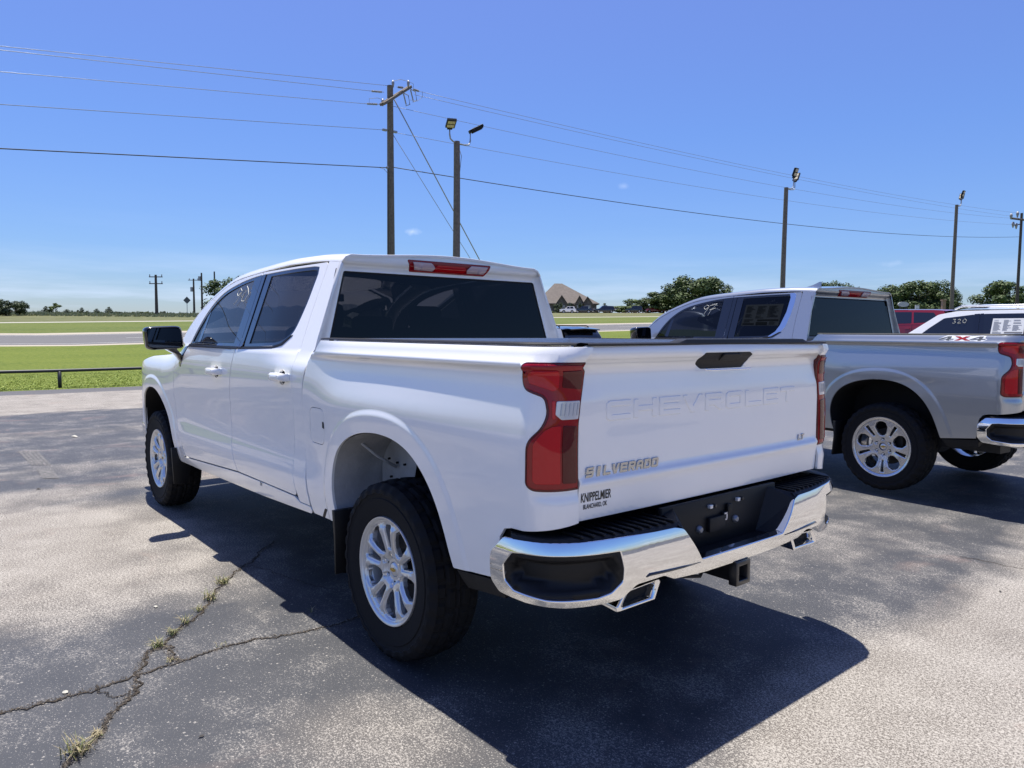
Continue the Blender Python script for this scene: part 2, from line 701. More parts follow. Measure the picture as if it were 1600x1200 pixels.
_door = pchip([.44, .50, .55, .60, .64, .68, .74, .80, .86, .95, 1.08, 1.20, 1.29, 1.340, 1.358, 1.375],
              [.932, .955, .965, .972, .977, .978, .971, .963, .961, .965, .974, .978, .972, .965, .962, .950])
_bed = pchip([.44, .52, .60, .70, .82, .95, 1.06, 1.15, 1.23, 1.30, 1.342, 1.358, 1.38, 1.42, 1.432, 1.44],
             [.925, .952, .962, .970, .978, .985, .986, .981, .972, .963, .961, .975, .963, .946, .938, .925])
_fen = pchip([.44, .55, .70, .85, .95, 1.05, 1.15, 1.22, 1.27, 1.31, 1.35],
             [.94, .955, .965, .972, .98, .985, .982, .965, .93, .87, .78])
HX = pchip([.80, .87, .97, 1.2, 1.42, 1.6, 1.865, 2.175, 2.345, 2.614, 2.925, 3.084, 3.144, 3.3],
           [1.890, 1.902, 1.912, 1.922, 1.922, 1.916, 1.901, 1.880, 1.860, 1.788, 1.655, 1.515, 1.45, 1.30])


def YBx(x):
    return .948-.034*(1-sst(x, .85, 1.5))-.010*sst(x, 2.2, 3.0)


def TBx(x):
    return .38-.04*sst(x, 1.0, 2.2)


def Ys(x, z, cab=False):
    x = np.asarray(x, float)
    z = np.asarray(z, float)
    wb = np.zeros_like(x) if cab else 1-.8*sst(x, .35, .85)
    wf = sst(x, 2.95, 3.5)
    y = _door(z)*(1-wb)*(1-wf)+_bed(z)*wb+_fen(z)*wf*(1-wb)
    # greenhouse part of the cab
    tum = YBx(x)-TBx(x)*(z-HB)
    if cab:
        y = y+(YBx(x)-YB)*sst(z, 1.27, 1.375)
        y = np.where((z > 1.375) & (x < 3.2), tum, y)
    # flares
    q = np.stack([np.ravel(x), np.ravel(z)], 1)
    for A, amp in ((RAs, .008), (FAs, .009)):
        cx = .0 if A is RAs else 3.745
        sel = np.abs(q[:, 0]-cx) < .78
        if sel.any():
            d = np.full(len(q), 9.)
            d[sel] = segdist(q[sel], np.array(A), False)
            fl = amp*(1-sst(d, .078, .112))*(.80+.20*(1-np.clip(d/.08, 0, 1)))
            fl *= sst(q[:, 1], .40, .62)
            y = y+fl.reshape(y.shape)
    # hip over the rear wheel: the bulge the light rolls over
    y = y+.012*np.exp(-((x-.05)/.75)**2)*np.exp(-((z-1.13)/.10)**2)*wb
    # nose taper
    y = y-.30*np.clip(x-3.95, 0, 2)**2
    return y


def side_cab(x, z):
    x = np.asarray(x, float)
    z = np.asarray(z, float)
    return np.stack([x, Ys(x, z, True), z], -1)


def rings(A, ds):
    """points parallel to a wheel arch, so that the flare is meshed along its own lines"""
    P = np.array(A)
    t = np.gradient(P, axis=0)
    t /= np.linalg.norm(t, axis=1)[:, None]
    n = np.stack([-t[:, 1], t[:, 0]], 1)
    c = P.mean(0)
    if np.sum((P[len(P)//2]+.01*n[len(P)//2]-c)**2) < np.sum((P[len(P)//2]-c)**2):
        n = -n
    return np.concatenate([P+n*d for d in ds])


RDS = (.02, .045, .065, .076, .083, .090, .097, .104, .112, .122, .14, .165, .19)
RRINGS = rings(RAs, RDS)
FRINGS = rings(FAs, RDS)


def side(x, z):                                  # left body side with the rounded rear corner
    x = np.asarray(x, float)
    z = np.asarray(z, float)
    s = np.clip(UR-x, 0, None)
    y = Ys(np.maximum(x, UR), z)
    al = np.clip(s/RC, 0, math.pi/2)
    ex = np.clip(s-RC*math.pi/2, 0, None)
    rx = (REARS(z)+1.065)*sst(s, .05, .2)
    # rail shoulder stays full over the lamp, the lamp pocket sits a little in
    poc = .010*sst(s, .03, .07)*(1-sst(z, 1.375, 1.40))*sst(z, .88, .93)
    return np.stack([np.where(s > 0, UR-(RC-poc)*np.sin(al)+rx, x), y-(RC)*(1-np.cos(al))-ex-poc*.6, z], -1)


REARX = pchip([.80, .86, .93, .955, .972, 1.10, 1.23, 1.29, 1.345, 1.37, 1.395, 1.43, 1.45],
              [-1.058, -1.062, -1.066, -1.073, -1.063, -1.0615, -1.061, -1.053, -1.048, -1.060, -1.084, -1.084, -1.066])


REARS = pchip([.80, .90, 1.0, 1.26, 1.33, 1.375, 1.40, 1.43, 1.45], [-1.060, -1.062, -1.060, -1.056, -1.060, -1.074, -1.086, -1.084, -1.066])


def tgate(y, z):
    y = np.asarray(y, float)
    z = np.asarray(z, float)
    # a very shallow dished panel carries the lettering
    d = .002*(1-sst(np.abs(y), .66, .76))*sst(z, 1.06, 1.16)*(1-sst(z, 1.24, 1.28))
    return np.stack([REARX(z)+.012*(np.abs(y)/.8)**2+d, y, z], -1)


def ytop(x):
    H = HX(x)
    T_ = TBx(x)
    return YBx(x)-T_*(H-RR-HB)-RR*np.sqrt(1+T_*T_)


def roof(x, p):
    x = np.asarray(x, float)
    p = np.asarray(p, float)
    H = HX(x)
    yc = ytop(x)
    a = np.abs(p)
    e = np.clip(a-1, 0, None)
    ALx = np.arctan(TBx(x))
    LA = RR*(math.pi/2-ALx)
    ang = np.maximum(math.pi/2-e/RR, ALx)
    st = np.clip(e-LA, 0, None)
    zc = H+(CR+.10*sst(x, 2.0, 2.6)*0)*(1-np.clip(a, 0, 1)**2)**2
    y = np.where(a <= 1, a*yc, yc+RR*np.cos(ang)+st*np.sin(ALx))
    z = np.where(a <= 1, zc, H-RR+RR*np.sin(ang)-st*np.cos(ALx))
    return np.stack([x, np.sign(p)*y, z], -1)


SPLIT = 1+RR*(math.pi/2-AL)-.001


def wshield(x, p):
    r_ = roof(x, p)
    # the glass bows forward in the middle
    r_[..., 0] += .16*(1-np.clip(np.abs(p), 0, 1)**2)*sst(x, 2.33, 2.7)
    return r_


def cabback(y, z):
    y = np.asarray(y, float)
    z = np.asarray(z, float)
    k = np.maximum(sst(np.abs(y)+(z-1.43)*.33, .815, .895), sst(z, 1.826, 1.872))
    return np.stack([.880+.085*np.clip(z-1.42, -.1, .45)-.040*k, y, z], -1)


def hood(x, y):
    x = np.asarray(x, float)
    y = np.asarray(y, float)
    e = np.abs(y)/.93
    z = 1.275+.035*(1-e**2)-.05*np.clip((x-3.6)/1.0, 0, 1)**2-.10*np.clip(e, 0, 1.2)**8*.6
    z = z+.018*sst(np.abs(y), .48, .54)*(1-sst(np.abs(y), .54, .70))
    return np.stack([x, y, z], -1)


def nose(y, z):
    y = np.asarray(y, float)
    z = np.asarray(z, float)
    return np.stack([4.70-.22*(np.abs(y)/.93)**3-.10*np.clip((z-1.0)/.3, 0, 1)**2-.05*np.clip((.6-z)/.2, 0, 1), y, z], -1)


BZ = pchip([0, .30, .60, .80, .93, 1.02, 1.10, 1.20, 1.32, 1.40], [-1.185, -1.183, -1.168, -1.135, -1.085, -1.03, -.965, -.885, -.78, -.70])
BYV = pchip([0, .30, .60, .80, .93, 1.02, 1.10, 1.20, 1.32, 1.40], [0, .30, .599, .795, .912, .965, .992, 1.006, 1.012, 1.012])


def bump(s, z):
    s = np.asarray(s, float)
    z = np.asarray(z, float)
    a = np.abs(s)
    bow = .016*np.clip(1-((z-.665)/.10)**2, -1.2, 1)*(1-.0*z)
    x = BZ(a)
    y = BYV(a)
    e = 1e-3
    dx = BZ(a+e)-BZ(a-e)
    dy = BYV(a+e)-BYV(a-e)
    l = np.sqrt(dx*dx+dy*dy)+1e-9
    nx, ny = -dy/l, dx/l
    return np.stack([x+nx*bow, (y+ny*bow)*np.where(s < 0, -1, 1), z], -1)


# ------------------------------------------------------------------ wheels
def tyre_mesh():
    n = 192
    prof = [(.238, .90), (.243, .955), (.250, .968), (.262, .970), (.285, .974), (.300, .976), (.325, .979), (.328, .975), (.345, .979), (.349, .983),
            (.365, .980), (.380, .970), (.392, .957)]
    R = .405
    V = []
    rows = []
    tw = np.linspace(.952, .758, 17)
    for k in range(n):
        a = 2*math.pi*k/n
        row = []
        for r, y in prof:
            rr = r
            if r > .34 and (k % 6) < 3:
                rr = r+.004
            yy = y+(.004 if (r > .35 and (k % 6) < 3) else 0)
            row.append((rr*math.cos(a), yy, rr*math.sin(a)))
        for j, y in enumerate(tw):
            lat = abs(j-8)/8
            rr = R-.010*lat**2.5
            g = False
            zig = (k//2) % 4
            if j in (3, 13) or (j in (7, 9) and True):
                g = True
            if j in (4, 12) and zig == 0:
                g = True
            if lat > .6 and (k % 6) in (4, 5):
                g = True
            if .2 < lat <= .6 and (k % 8) in (0, 1):
                g = True
            if lat <= .2 and (k % 6) == 2:
                g = True
            if g:
                rr -= .010
            row.append((rr*math.cos(a), y, rr*math.sin(a)))
        for r, y in reversed(prof):
            row.append((r*math.cos(a), 2*.855-y, r*math.sin(a)))
        rows.append(row)
    rows.append(rows[0])
    return MB().grid(rows)


def rim_parts(style, M):
    """returns list of (name, mesh object maker) for the wheel in local frame, centre at origin, axis y, outer face +y"""
    R1 = .228 if style == 'split' else .240
    holes = []
    if style == 'split':
        for k in range(5):
            a0 = math.radians(90+72*k)
            holes.append([(rr, a0+q) for rr, q in ((.098, .13), (.150, .145), (.200, .150), (.209, .12), (.209, -.12), (.200, -.150), (.150, -.145), (.098, -.13))])
            a1 = a0+math.radians(36)
            holes.append([(rr, a1+q) for rr, q in ((.090, .10), (.112, .25), (.150, .295), (.192, .275), (.214, .19), (.219, 0), (.214, -.19), (.192, -.275), (.150, -.295), (.112, -.25), (.090, -.10))])
    else:
        for k in range(5):
            a0 = math.radians(-90+72*k)
            holes.append([(rr, a0+q) for rr, q in ((.116, .075), (.170, .075), (.220, .070), (.220, -.070), (.170, -.075), (.116, -.075))])
            a1 = a0+math.radians(36)
            holes.append([(rr, a1+q) for rr, q in ((.098, .16), (.125, .31), (.180, .315), (.214, .20), (.224, .06), (.224, -.06), (.214, -.20), (.180, -.315), (.125, -.31), (.098, -.16))])
    H = [rpoly([(r*math.cos(a), r*math.sin(a)) for r, a in h], .005, 3) for h in holes]
    HR = [resample(h, .006) for h in H]

    def face(u, v):
        u = np.asarray(u, float)
        v = np.asarray(v, float)
        r = np.sqrt(u*u+v*v)
        q = np.stack([np.ravel(u), np.ravel(v)], 1)
        d = np.full(len(q), 9.)
        for h in HR:
            d = np.minimum(d, segdist(q, h))
        d = d.reshape(r.shape)
        if style == 'split':
            y = .930+.022*np.clip((r-.05)/.13, 0, 1)+.012*np.clip(d/.008, 0, 1)-.010*np.clip((r-.193)/.03, 0, 1)
            w = np.mod(np.arctan2(v, u)-math.radians(90)+math.radians(36), math.radians(72))-math.radians(36)
            da = np.abs(np.abs(w)-.265)*r
            y = y+.0045*(1-np.clip(da/.014, 0, 1))*np.clip((r-.085)/.02, 0, 1)*np.clip((.205-r)/.012, 0, 1)
            y = y-.012*(1-np.clip((r-.050)/.02, 0, 1))+.010*np.clip((r-.215)/.012, 0, 1)
        else:
            y = .930+.026*sst(r, .06, .20)+.005*np.clip(d/.006, 0, 1)
        for i in range(6):
            al = math.radians(30+60*i)
            dl = np.sqrt((u-.066*math.cos(al))**2+(v-.066*math.sin(al))**2)
            y = y-.022*(1-sst(dl, .0115, .0165))
        return np.stack([u, y, v], -1)
    circ = [(R1*math.cos(t), R1*math.sin(t)) for t in np.linspace(0, 2*math.pi, 72, endpoint=False)]
    hub = [(.036*math.cos(t), .036*math.sin(t)) for t in np.linspace(0, 2*math.pi, 24, endpoint=False)]
    sp = panel('spokes', circ, face, (0, 1, 0), M, None, holes=H+[hub], step=.0065, bstep=.006, r=.0015, depth=.020, extra=np.concatenate([np.array(inset(h, -q, .006)) for h in H for q in (.0045, .0085, .0115)]))
    return sp


def star(n, r, depth, c, ax='y'):
    return MB().revolve([(0, depth), (r*.75, depth), (r, depth*.6), (r, 0)], n, 'y', c)


WHEELS = {}


def make_wheel(style, parent, side_, x, malloy, scale=1.0):
    """a wheel part: tyre, rim, spokes, cap, lug nuts as sub-parts"""
    key = style
    if key not in WHEELS:
        d = {}
        d['tyre'] = tyre_mesh().build('tyre', M_RUBBER, None, angle=28)
        Rl = .245 if style == 'split' else .262
        k = Rl/.245
        mb = MB().revolve([(.226*k if style == 'split' else .238, .962), (.229*k, .966), (.236*k, .972), (.243*k, .973), (.2455*k, .968), (.245*k, .94), (.236*k, .93), (.222*k, .92),
                           (.212*k, .88), (.205*k, .80), (.215*k, .74)], 96)
        d['rim'] = mb.build('rim', malloy, None, angle=40)
        d['spokes'] = rim_parts(style, malloy)
        d['cap'] = MB().revolve([(0.0001, .936), (.024, .935), (.032, .930), (.0345, .918), (.0345, .90)], 32).build('hub_cap', malloy, None, angle=50)
        # bow-tie on the cap
        bow = [(-.020, -.0045), (-.007, -.0045), (-.007, -.008), (.009, -.008), (.009, -.0045), (.020, -.0045), (.020, .0045), (.007, .0045), (.007, .008), (-.009, .008), (-.009, .0045), (-.020, .0045)]
        d['emblem'] = panel('emblem', bow, lambda u, v: np.stack([u, u*0+.9385, v], -1), (0, 1, 0), M_GOLD, None, step=.01, bstep=.01, r=.0006, depth=.003)
        nb = []
        for i in range(6):
            a = math.radians(30+60*i)
            c = (.066*math.cos(a), .0, .066*math.sin(a))
            nb.append(c)
        d['nuts'] = nb
        d['nut'] = MB().revolve([(.0001, .941), (.006, .940), (.0085, .934), (.0095, .90)], 6).build('lug_nut', M_CHROME, None, angle=30)
        d['well'] = MB().revolve([(.0001, .9245), (.0145, .9245)], 16).build('lug_recess', M_SEAM, None)
        d['disc'] = MB().revolve([(.08, .84), (.165, .84), (.167, .835), (.167, .815), (.08, .815)], 48).revolve([(.0001, .87), (.075, .87), (.08, .86), (.08, .80)], 32).build('brake_disc', M_STEEL, None, angle=40)
        d['caliper'] = MB().box((-.115, .835, .06), (.07, .075, .13)).build('brake_caliper', M_DARKM, None, bevel=.012)
        for q in ('tyre', 'rim', 'spokes', 'cap', 'emblem', 'nut', 'well', 'disc', 'caliper'):
            ob = d[q]
            C.objects.unlink(ob)
        WHEELS[key] = d
    d = WHEELS[key]
    w = bpy.data.objects.new('wheel', None)
    link(w, parent)
    w.location = (x, 0, .405)
    w.rotation_euler = (0, -.2 if x > 1 else .06, 0 if side_ > 0 else math.pi)
    for q in ('tyre', 'rim', 'spokes', 'cap', 'emblem', 'disc', 'caliper'):
        c = d[q].copy()
        link(c, w)
        if style != 'split' and q in ('rim', 'spokes'):
            c.scale = (1.055, 1, 1.055)
            c.location = (0, .006, 0)
    for cc in d['nuts']:
        for q in ('nut', 'well'):
            c = d[q].copy()
            c.location = cc
            link(c, w)
    return w


# ------------------------------------------------------------------ the truck
def marker_text(strokes, f, out, parent, m=None, w=.0024, mirror=False):
    mb = MB()
    for st in strokes:
        P = resample_open(st, .12)
        A = np.array(P)
        pts = off(f, .003, out)(A[:, 0], A[:, 1])
        mb.tube([tuple(p) for p in pts], w, 5)
    return mb.build('marker_number', m or M_MARK, parent, mirror=mirror)


DLO = spl([(2.905, 1.372), (2.82, 1.515), (2.69, 1.643), (2.50, 1.740), (2.22, 1.800), (1.95, 1.832), (1.70, 1.842), (1.40, 1.849), (1.17, 1.851)], 5) \
    + [(1.105, 1.845)] + spl([(1.090, 1.80), (1.094, 1.727), (1.101, 1.628), (1.128, 1.50), (1.165, 1.447), (1.24, 1.405), (1.337, 1.387)], 4) + [(1.75, 1.374), (2.3, 1.372)]


def clip_x(poly, x0, keep):
    """cut a polygon at x=x0, keep side 'lo' or 'hi' (convex cut)"""
    out = []
    P = [tuple(p) for p in poly]
    for i in range(len(P)):
        a, b = P[i], P[(i+1) % len(P)]
        ia = a[0] >= x0 if keep == 'hi' else a[0] <= x0
        ib = b[0] >= x0 if keep == 'hi' else b[0] <= x0
        if ia:
            out.append(a)
        if ia != ib:
            t = (x0-a[0])/(b[0]-a[0])
            out.append((x0, a[1]+t*(b[1]-a[1])))
    return out


def topedge(x0, x1, n=10):
    xs = np.linspace(x0, x1, n)
    return [(float(x), float(HX(x))-.047) for x in xs]


LAMP = rpoly([(-1.166, 1.376, .004), (-.93, 1.376, .02), (-.914, 1.335, .02), (-.925, 1.283, .03), (-1.016, 1.255, .02), (-1.034, 1.20, .03), (-1.016, 1.155, .02),
              (-.962, 1.105, .03), (-.958, .955, .03), (-.985, .936, .02), (-1.166, .936, .004)], .01)


def bfont(txt, h, wx, f, u0, v0, out, m, parent, name, bold=.0, step=0):
    cu = bpy.data.curves.new('t', 'FONT')
    cu.body = txt
    cu.size = 1
    cu.offset = bold
    cu.resolution_u = 3
    ob = bpy.data.objects.new('t', cu)
    C.objects.link(ob)
    dg = bpy.context.evaluated_depsgraph_get()
    me = bpy.data.meshes.new_from_object(ob.evaluated_get(dg))
    bpy.data.objects.remove(ob)
    V = np.array([tuple(v.co) for v in me.vertices])
    F = [tuple(p.vertices) for p in me.polygons]
    mn, mx = V.min(0), V.max(0)
    k = h/.7
    u = u0+(V[:, 0]-mn[0])/(mx[0]-mn[0])*wx
    v = v0+(V[:, 1])*k
    P = f(u, v)
    return mobj(name, P, F, m, parent)


def make_truck(label, loc, rz, paint, style, malloy, variant, group, z=0):
    root = thing('pickup_truck', label, 'pickup truck', (loc[0], loc[1], z), rz, group)
    g = .0045
    white = variant == 'white'
    H2 = lambda x: float(HX(x))-.047
    # outlines on the body side
    rail0 = [(.69, 1.432), (.705, 1.418), (.80, 1.320), (.845, 1.20), (.862, 1.06), (.845, .80), (.79, .56), (.765, .515)]
    bed = rail0+[(.60, .515), (.49, .515)]+RAs[:-1]+[(-.512, .545), (-.79, .575), (-.80, .66), (-.812, .74), (-.84, .775), (-.88, .785)] \
        + [(-.94, .787), (-1.0, .795), (-1.10, .808), (-1.166, .815), (-1.168, .95), (-1.168, 1.20), (-1.168, 1.41), (-1.166, 1.432), (-1.10, 1.432), (-.9, 1.432), (0, 1.432)]
    fuel = rpoly([(.585, 1.085), (.76, 1.085), (.775, .90), (.60, .90)], .045)
    rcut = [(.985, 1.32), (.978, 1.05), (1.0, .80), (.985, .68), (.945, .575)]
    rup = [(1.015, 1.80), (1.016, 1.70), (1.014, 1.56), (1.002, 1.40)]
    mid = [(1.875, 1.40), (1.93, 1.25), (1.975, 1.08), (1.99, .92), (1.97, .76), (1.92, .66), (1.865, .575)]
    fcut = [(3.085, 1.33), (3.19, 1.18), (3.225, .98), (3.20, .80), (3.12, .63), (3.03, .515)]
    rdoor = rpoly([(1.018, H2(1.018), .03), (1.85, H2(1.85), .003), (1.85, 1.60, .002), (1.855, 1.43, 0)]+[(a, b, .0) for a, b in mid]+[(.945, .575, .05)]
                  + [(a, b, .02) for a, b in reversed(rcut)][1:]+[(a, b, .02) for a, b in reversed(rup)], .01)
    fdoor = rpoly([(3.03, .515, .06), (1.865, .575, .002)]+[(a, b, .0) for a, b in reversed(mid)]+[(1.855, 1.43, 0), (1.85, 1.60, .002), (1.85, H2(1.85), .003)]
                  + [(x, H2(x), .0) for x in (2.0, 2.15, 2.3, 2.45, 2.6, 2.75, 2.9, 3.0, 3.08)]+[(3.12, 1.40, .03)]+[(a, b, .02) for a, b in fcut], .01)
    sillp = [(3.19, .455), (3.235, .50), (3.20, .53)] + [(3.10, .50), (3.03, .508), (2.4, .54), (1.865, .568), (1.4, .570), (.99, .568), (.93, .545), (.80, .545), (.785, .525), (.80, .510), (1.5, .482), (2.6, .458)]
    cpil = [(.80, .551), (.845, .80), (.867, 1.06), (.850, 1.20), (.806, 1.322), (.775, 1.362), (.775, 1.376)]
    # the strip of cab between rear door and bed
    strip = [(.80, .553), (.925, .553), (.938, .575)]+list(reversed(rcut))[1:]+list(reversed(rup))+[(1.016, H2(1.016)), (.874, H2(.874)), (.873, 1.80), (.868, 1.60), (.846, 1.43), (.828, 1.345), (.812, 1.318), (.852, 1.20), (.868, 1.06), (.850, .80)]
    fender = FAs+[(4.25, .46), (4.50, .50), (4.52, .80), (4.50, 1.0), (4.42, 1.10), (4.30, 1.20), (3.90, 1.262), (3.3, 1.295), (3.12, 1.31)]+fcut[:]+[(3.06, .505), (3.19, .50)]
    for s in (1, -1):
        mir = s < 0
        fs = side
        fc = side_cab
        b = panel('bed_side', inset(bed, g), fs, (0, 1, 0), paint, root, holes=[LAMP]+([inset(fuel, -.003)] if s > 0 else []), step=.026, bstep=.015, extra=RRINGS, mirror=mir, hdepth=.02)
        if s > 0:
            panel('fuel_door_seam', inset(fuel, -.006), off(fs, -.007, (0, 1, 0)), (0, 1, 0), M_SEAM, root, step=.06, bstep=.03, depth=0)
            fd = panel('fuel_door', inset(fuel, .0025), fs, (0, 1, 0), paint, root, step=.03, bstep=.015)
            panel('finger_notch', [(.588, .985), (.612, .99), (.608, 1.022), (.590, 1.018)], off(fs, .0015, (0, 1, 0)), (0, 1, 0), M_SEAM, fd, step=.02, bstep=.01, depth=.0)
        # front door and rear door, windows cut through
        wr = clip_x(DLO, 1.842, 'lo')
        wf = clip_x(DLO, 1.858, 'hi')
        cupr = [(1.115+.050*math.cos(a), 1.220+.043*math.sin(a)) for a in np.linspace(0, 2*math.pi, 24, endpoint=False)]
        cupf = [(2.215+.050*math.cos(a), 1.203+.043*math.sin(a)) for a in np.linspace(0, 2*math.pi, 24, endpoint=False)]
        rd = panel('rear_door', inset(rdoor, g), fc, (0, 1, 0), paint, root, holes=[inset(wr, .002), cupr], step=.022, bstep=.015, mirror=mir, depth=.005, hdepth=.03)
        fd_ = panel('front_door', inset(fdoor, g), fc, (0, 1, 0), paint, root, holes=[inset(wf, .002), cupf], step=.022, bstep=.015, mirror=mir, depth=.005, hdepth=.03)
        # black window frame, set in a little, then the glass behind it
        fin = off(fc, -.004, (0, 1, 0))
        fgl = off(fc, -.010, (0, 1, 0))
        r_op = inset(clip_x(DLO, 1.735, 'lo'), .022)
        f_op = inset(clip_x(DLO, 1.955, 'hi'), .022)
        panel('window_frame', inset(wr, .003), fin, (0, 1, 0), M_GLOSSB, rd, holes=[r_op], step=.05, bstep=.025, mirror=mir, depth=.006)
        panel('window_frame', inset(wf, .003), fin, (0, 1, 0), M_GLOSSB, fd_, holes=[f_op], step=.05, bstep=.025, mirror=mir, depth=.006)
        panel('window_glass', inset(r_op, -.006), fgl, (0, 1, 0), M_GLASSD, rd, step=.08, bstep=.03, mirror=mir, depth=0)
        panel('window_glass', inset(f_op, -.006), fgl, (0, 1, 0), M_GLASSF, fd_, step=.08, bstep=.03, mirror=mir, depth=0)
        panel('pillar_trim', [(1.80, 1.372), (1.8475, 1.372), (1.8475, 1.832), (1.80, 1.834)], off(fc, .001, (0, 1, 0)), (0, 1, 0), M_GLOSSB, rd, step=.06, bstep=.05, mirror=mir, depth=.002)
        panel('pillar_trim', [(1.8525, 1.372), (1.90, 1.372), (1.90, 1.830), (1.8525, 1.832)], off(fc, .001, (0, 1, 0)), (0, 1, 0), M_GLOSSB, fd_, step=.06, bstep=.05, mirror=mir, depth=.002)
        # quarter bar inside the front window
        panel('window_bar', [(2.70, 1.378), (2.76, 1.378), (2.715, 1.60), (2.67, 1.635)], off(fc, -.008, (0, 1, 0)), (0, 1, 0), M_GLOSSB, fd_, step=.05, bstep=.03, mirror=mir, depth=0)
        # belt moulding
        panel('belt_moulding', [(1.14, 1.452), (1.225, 1.396), (1.33, 1.374), (1.85, 1.361), (1.85, 1.374), (1.34, 1.386), (1.245, 1.404), (1.165, 1.449)], off(fc, .004, (0, 1, 0)), (0, 1, 0), M_BLACKP, rd, step=.04, bstep=.03, mirror=mir, depth=.006)
        panel('belt_moulding', [(1.862, 1.360), (2.90, 1.358), (2.90, 1.373), (1.862, 1.374)], off(fc, .004, (0, 1, 0)), (0, 1, 0), M_BLACKP, fd_, step=.04, bstep=.03, mirror=mir, depth=.006)
        panel('rocker', sillp, fc, (0, 1, 0), paint, root, step=.035, bstep=.025, mirror=mir, depth=.05)
        panel('cab_corner', strip, fc, (0, 1, 0), paint, root, step=.03, bstep=.02, mirror=mir)
        panel('front_fender', inset(fender, g), fc, (0, 1, 0), paint, root, step=.03, bstep=.018, extra=FRINGS, mirror=mir, depth=.02)
        # dark seam backing so gaps read dark
        panel('seam_backing', [(.79, .56), (3.03, .56), (3.24, .9), (3.10, 1.34), (.79, 1.34)], off(fc, -.012, (0, 1, 0)), (0, 1, 0), M_SEAM, root, step=.08, bstep=.06, mirror=mir, depth=0)
        panel('inner_trim', [(.87, 1.34), (3.08, 1.34), (3.09, 1.40)]+[(x, H2(x)-.004) for x in (3.06, 2.95, 2.8, 2.6, 2.45, 2.3, 2.15, 2.0, 1.5, .90)], off(fc, -.012, (0, 1, 0)), (0, 1, 0), M_SEAM, root, holes=[inset(wr, .010), inset(wf, .010)], step=.08, bstep=.03, mirror=mir, depth=0)
        # door handles
        for nm, hx, hz, par in (('front', 2.215, 1.205, fd_), ('rear', 1.115, 1.222, rd)):
            y0 = float(side_cab(np.array([hx]), np.array([hz]))[0, 1])
            hb = MB()
            rows = []
            for t in np.linspace(0, 1, 13):
                xx = hx-.105+.21*t
                pr = .052*min(1, 4.5*min(t, 1-t)+.25) if True else 0
                w_ = .021+.004*math.sin(math.pi*t)
                rows.append([(xx, y0+pr*a, hz+w_*b_) for a, b_ in ((-.1, .75), (.75, .95), (1, .5), (1, -.5), (.75, -.95), (-.1, -.75))])
            hb.grid(rows, close=True)
            hb.F.append(tuple(range(6)))
            hb.F.append(tuple(reversed(range(72, 78))))
            ho = hb.build('door_handle', paint, par, angle=50, mirror=mir, fix=True)
            cup = MB()
            cy = []
            for k in range(5):
                rr = (1.03, .97, .80, .45, .01)[k]
                dp = (-.001, -.006, -.018, -.028, -.031)[k]
                cy.append([(hx+rr*.050*math.cos(a), y0+dp, hz-.002+rr*.043*math.sin(a)) for a in np.linspace(0, 2*math.pi, 20, endpoint=False)])
            cup.grid(cy, close=True).build('handle_cup', paint, par, smooth=True, mirror=mir, fix=True)
        # tail lamp
        tl = panel('tail_lamp', inset(LAMP, .003), off(side, .004, (0, 1, 0)), (0, 1, 0), M_RED2, root, step=.025, bstep=.015, mirror=mir, r=.006, depth=.02)
        fl = off(side, .0075, (0, 1, 0))
        fl2 = off(side, .0105, (0, 1, 0))
        lens = panel('red_lens', inset(LAMP, .011), fl, (0, 1, 0), M_RED, tl, step=.02, bstep=.012, mirror=mir, r=.003, depth=.004)
        for Q, mm in (([(-1.150, 1.350), (-1.075, 1.350), (-1.075, 1.292), (-1.150, 1.285)], M_RED2), ([(-1.06, 1.352), (-.965, 1.350), (-.950, 1.330), (-.958, 1.305), (-1.045, 1.280), (-1.06, 1.29)], M_REDB),
                      ([(-1.150, 1.155), (-1.095, 1.160), (-1.095, .965), (-1.150, .962)], M_RED2), ([(-1.085, 1.160), (-1.055, 1.158), (-1.030, 1.145), (-.990, 1.098), (-.988, .975), (-1.00, .965), (-1.085, .965)], M_REDB),
                      ([(-1.055, 1.245), (-1.045, 1.245), (-1.052, 1.185), (-1.062, 1.185)], M_REDB)):
            panel('light_guide', rpoly(Q, .005), fl2, (0, 1, 0), mm, tl, step=.02, bstep=.012, mirror=mir, r=.0015, depth=.002)
        rv = rpoly([(-1.152, 1.243), (-1.062, 1.243), (-1.062, 1.200), (-1.085, 1.183), (-1.152, 1.183)], .004)
        panel('reverse_light_lens', rv, fl2, (0, 1, 0), M_CLEAR, tl, step=.02, bstep=.012, mirror=mir, r=.002, depth=.004)
        # bright frame strips inside the reverse lens
        for q in range(5):
            u0 = -1.146+.016*q
            panel('lens_rib', [(u0, 1.195), (u0+.004, 1.195), (u0+.004, 1.236), (u0, 1.236)], off(side, .0125, (0, 1, 0)), (0, 1, 0), mat('lens_grey', (.50, .51, .53), .3, .4), tl, step=.05, bstep=.03, mirror=mir, r=.0006, depth=.001)
        # mirror
        mroot = bpy.data.objects.new('side_mirror', None)
        link(mroot, root)
        cx, cy, cz = 2.975, 1.108, 1.420
        rows = []
        for t, kx in ((-.055, .90), (-.05, .96), (-.035, 1.0), (0, 1.0), (.045, .95), (.08, .82), (.105, .55), (.115, .2)):
            ring = []
            for a in np.linspace(0, 2*math.pi, 36, endpoint=False):
                ca, sa = math.cos(a), math.sin(a)
                e = .32
                yy = abs(ca)**e*math.copysign(1, ca)*.130*kx
                zz = abs(sa)**e*math.copysign(1, sa)*.085*kx
                ring.append((cx+t, cy+yy+(.01*zz/.08), cz+zz-.006*(yy/.13)))
            rows.append(ring)
        mbm = MB().grid(rows, close=True)
        mbm.F.append(tuple(range(36*7, 36*8)))
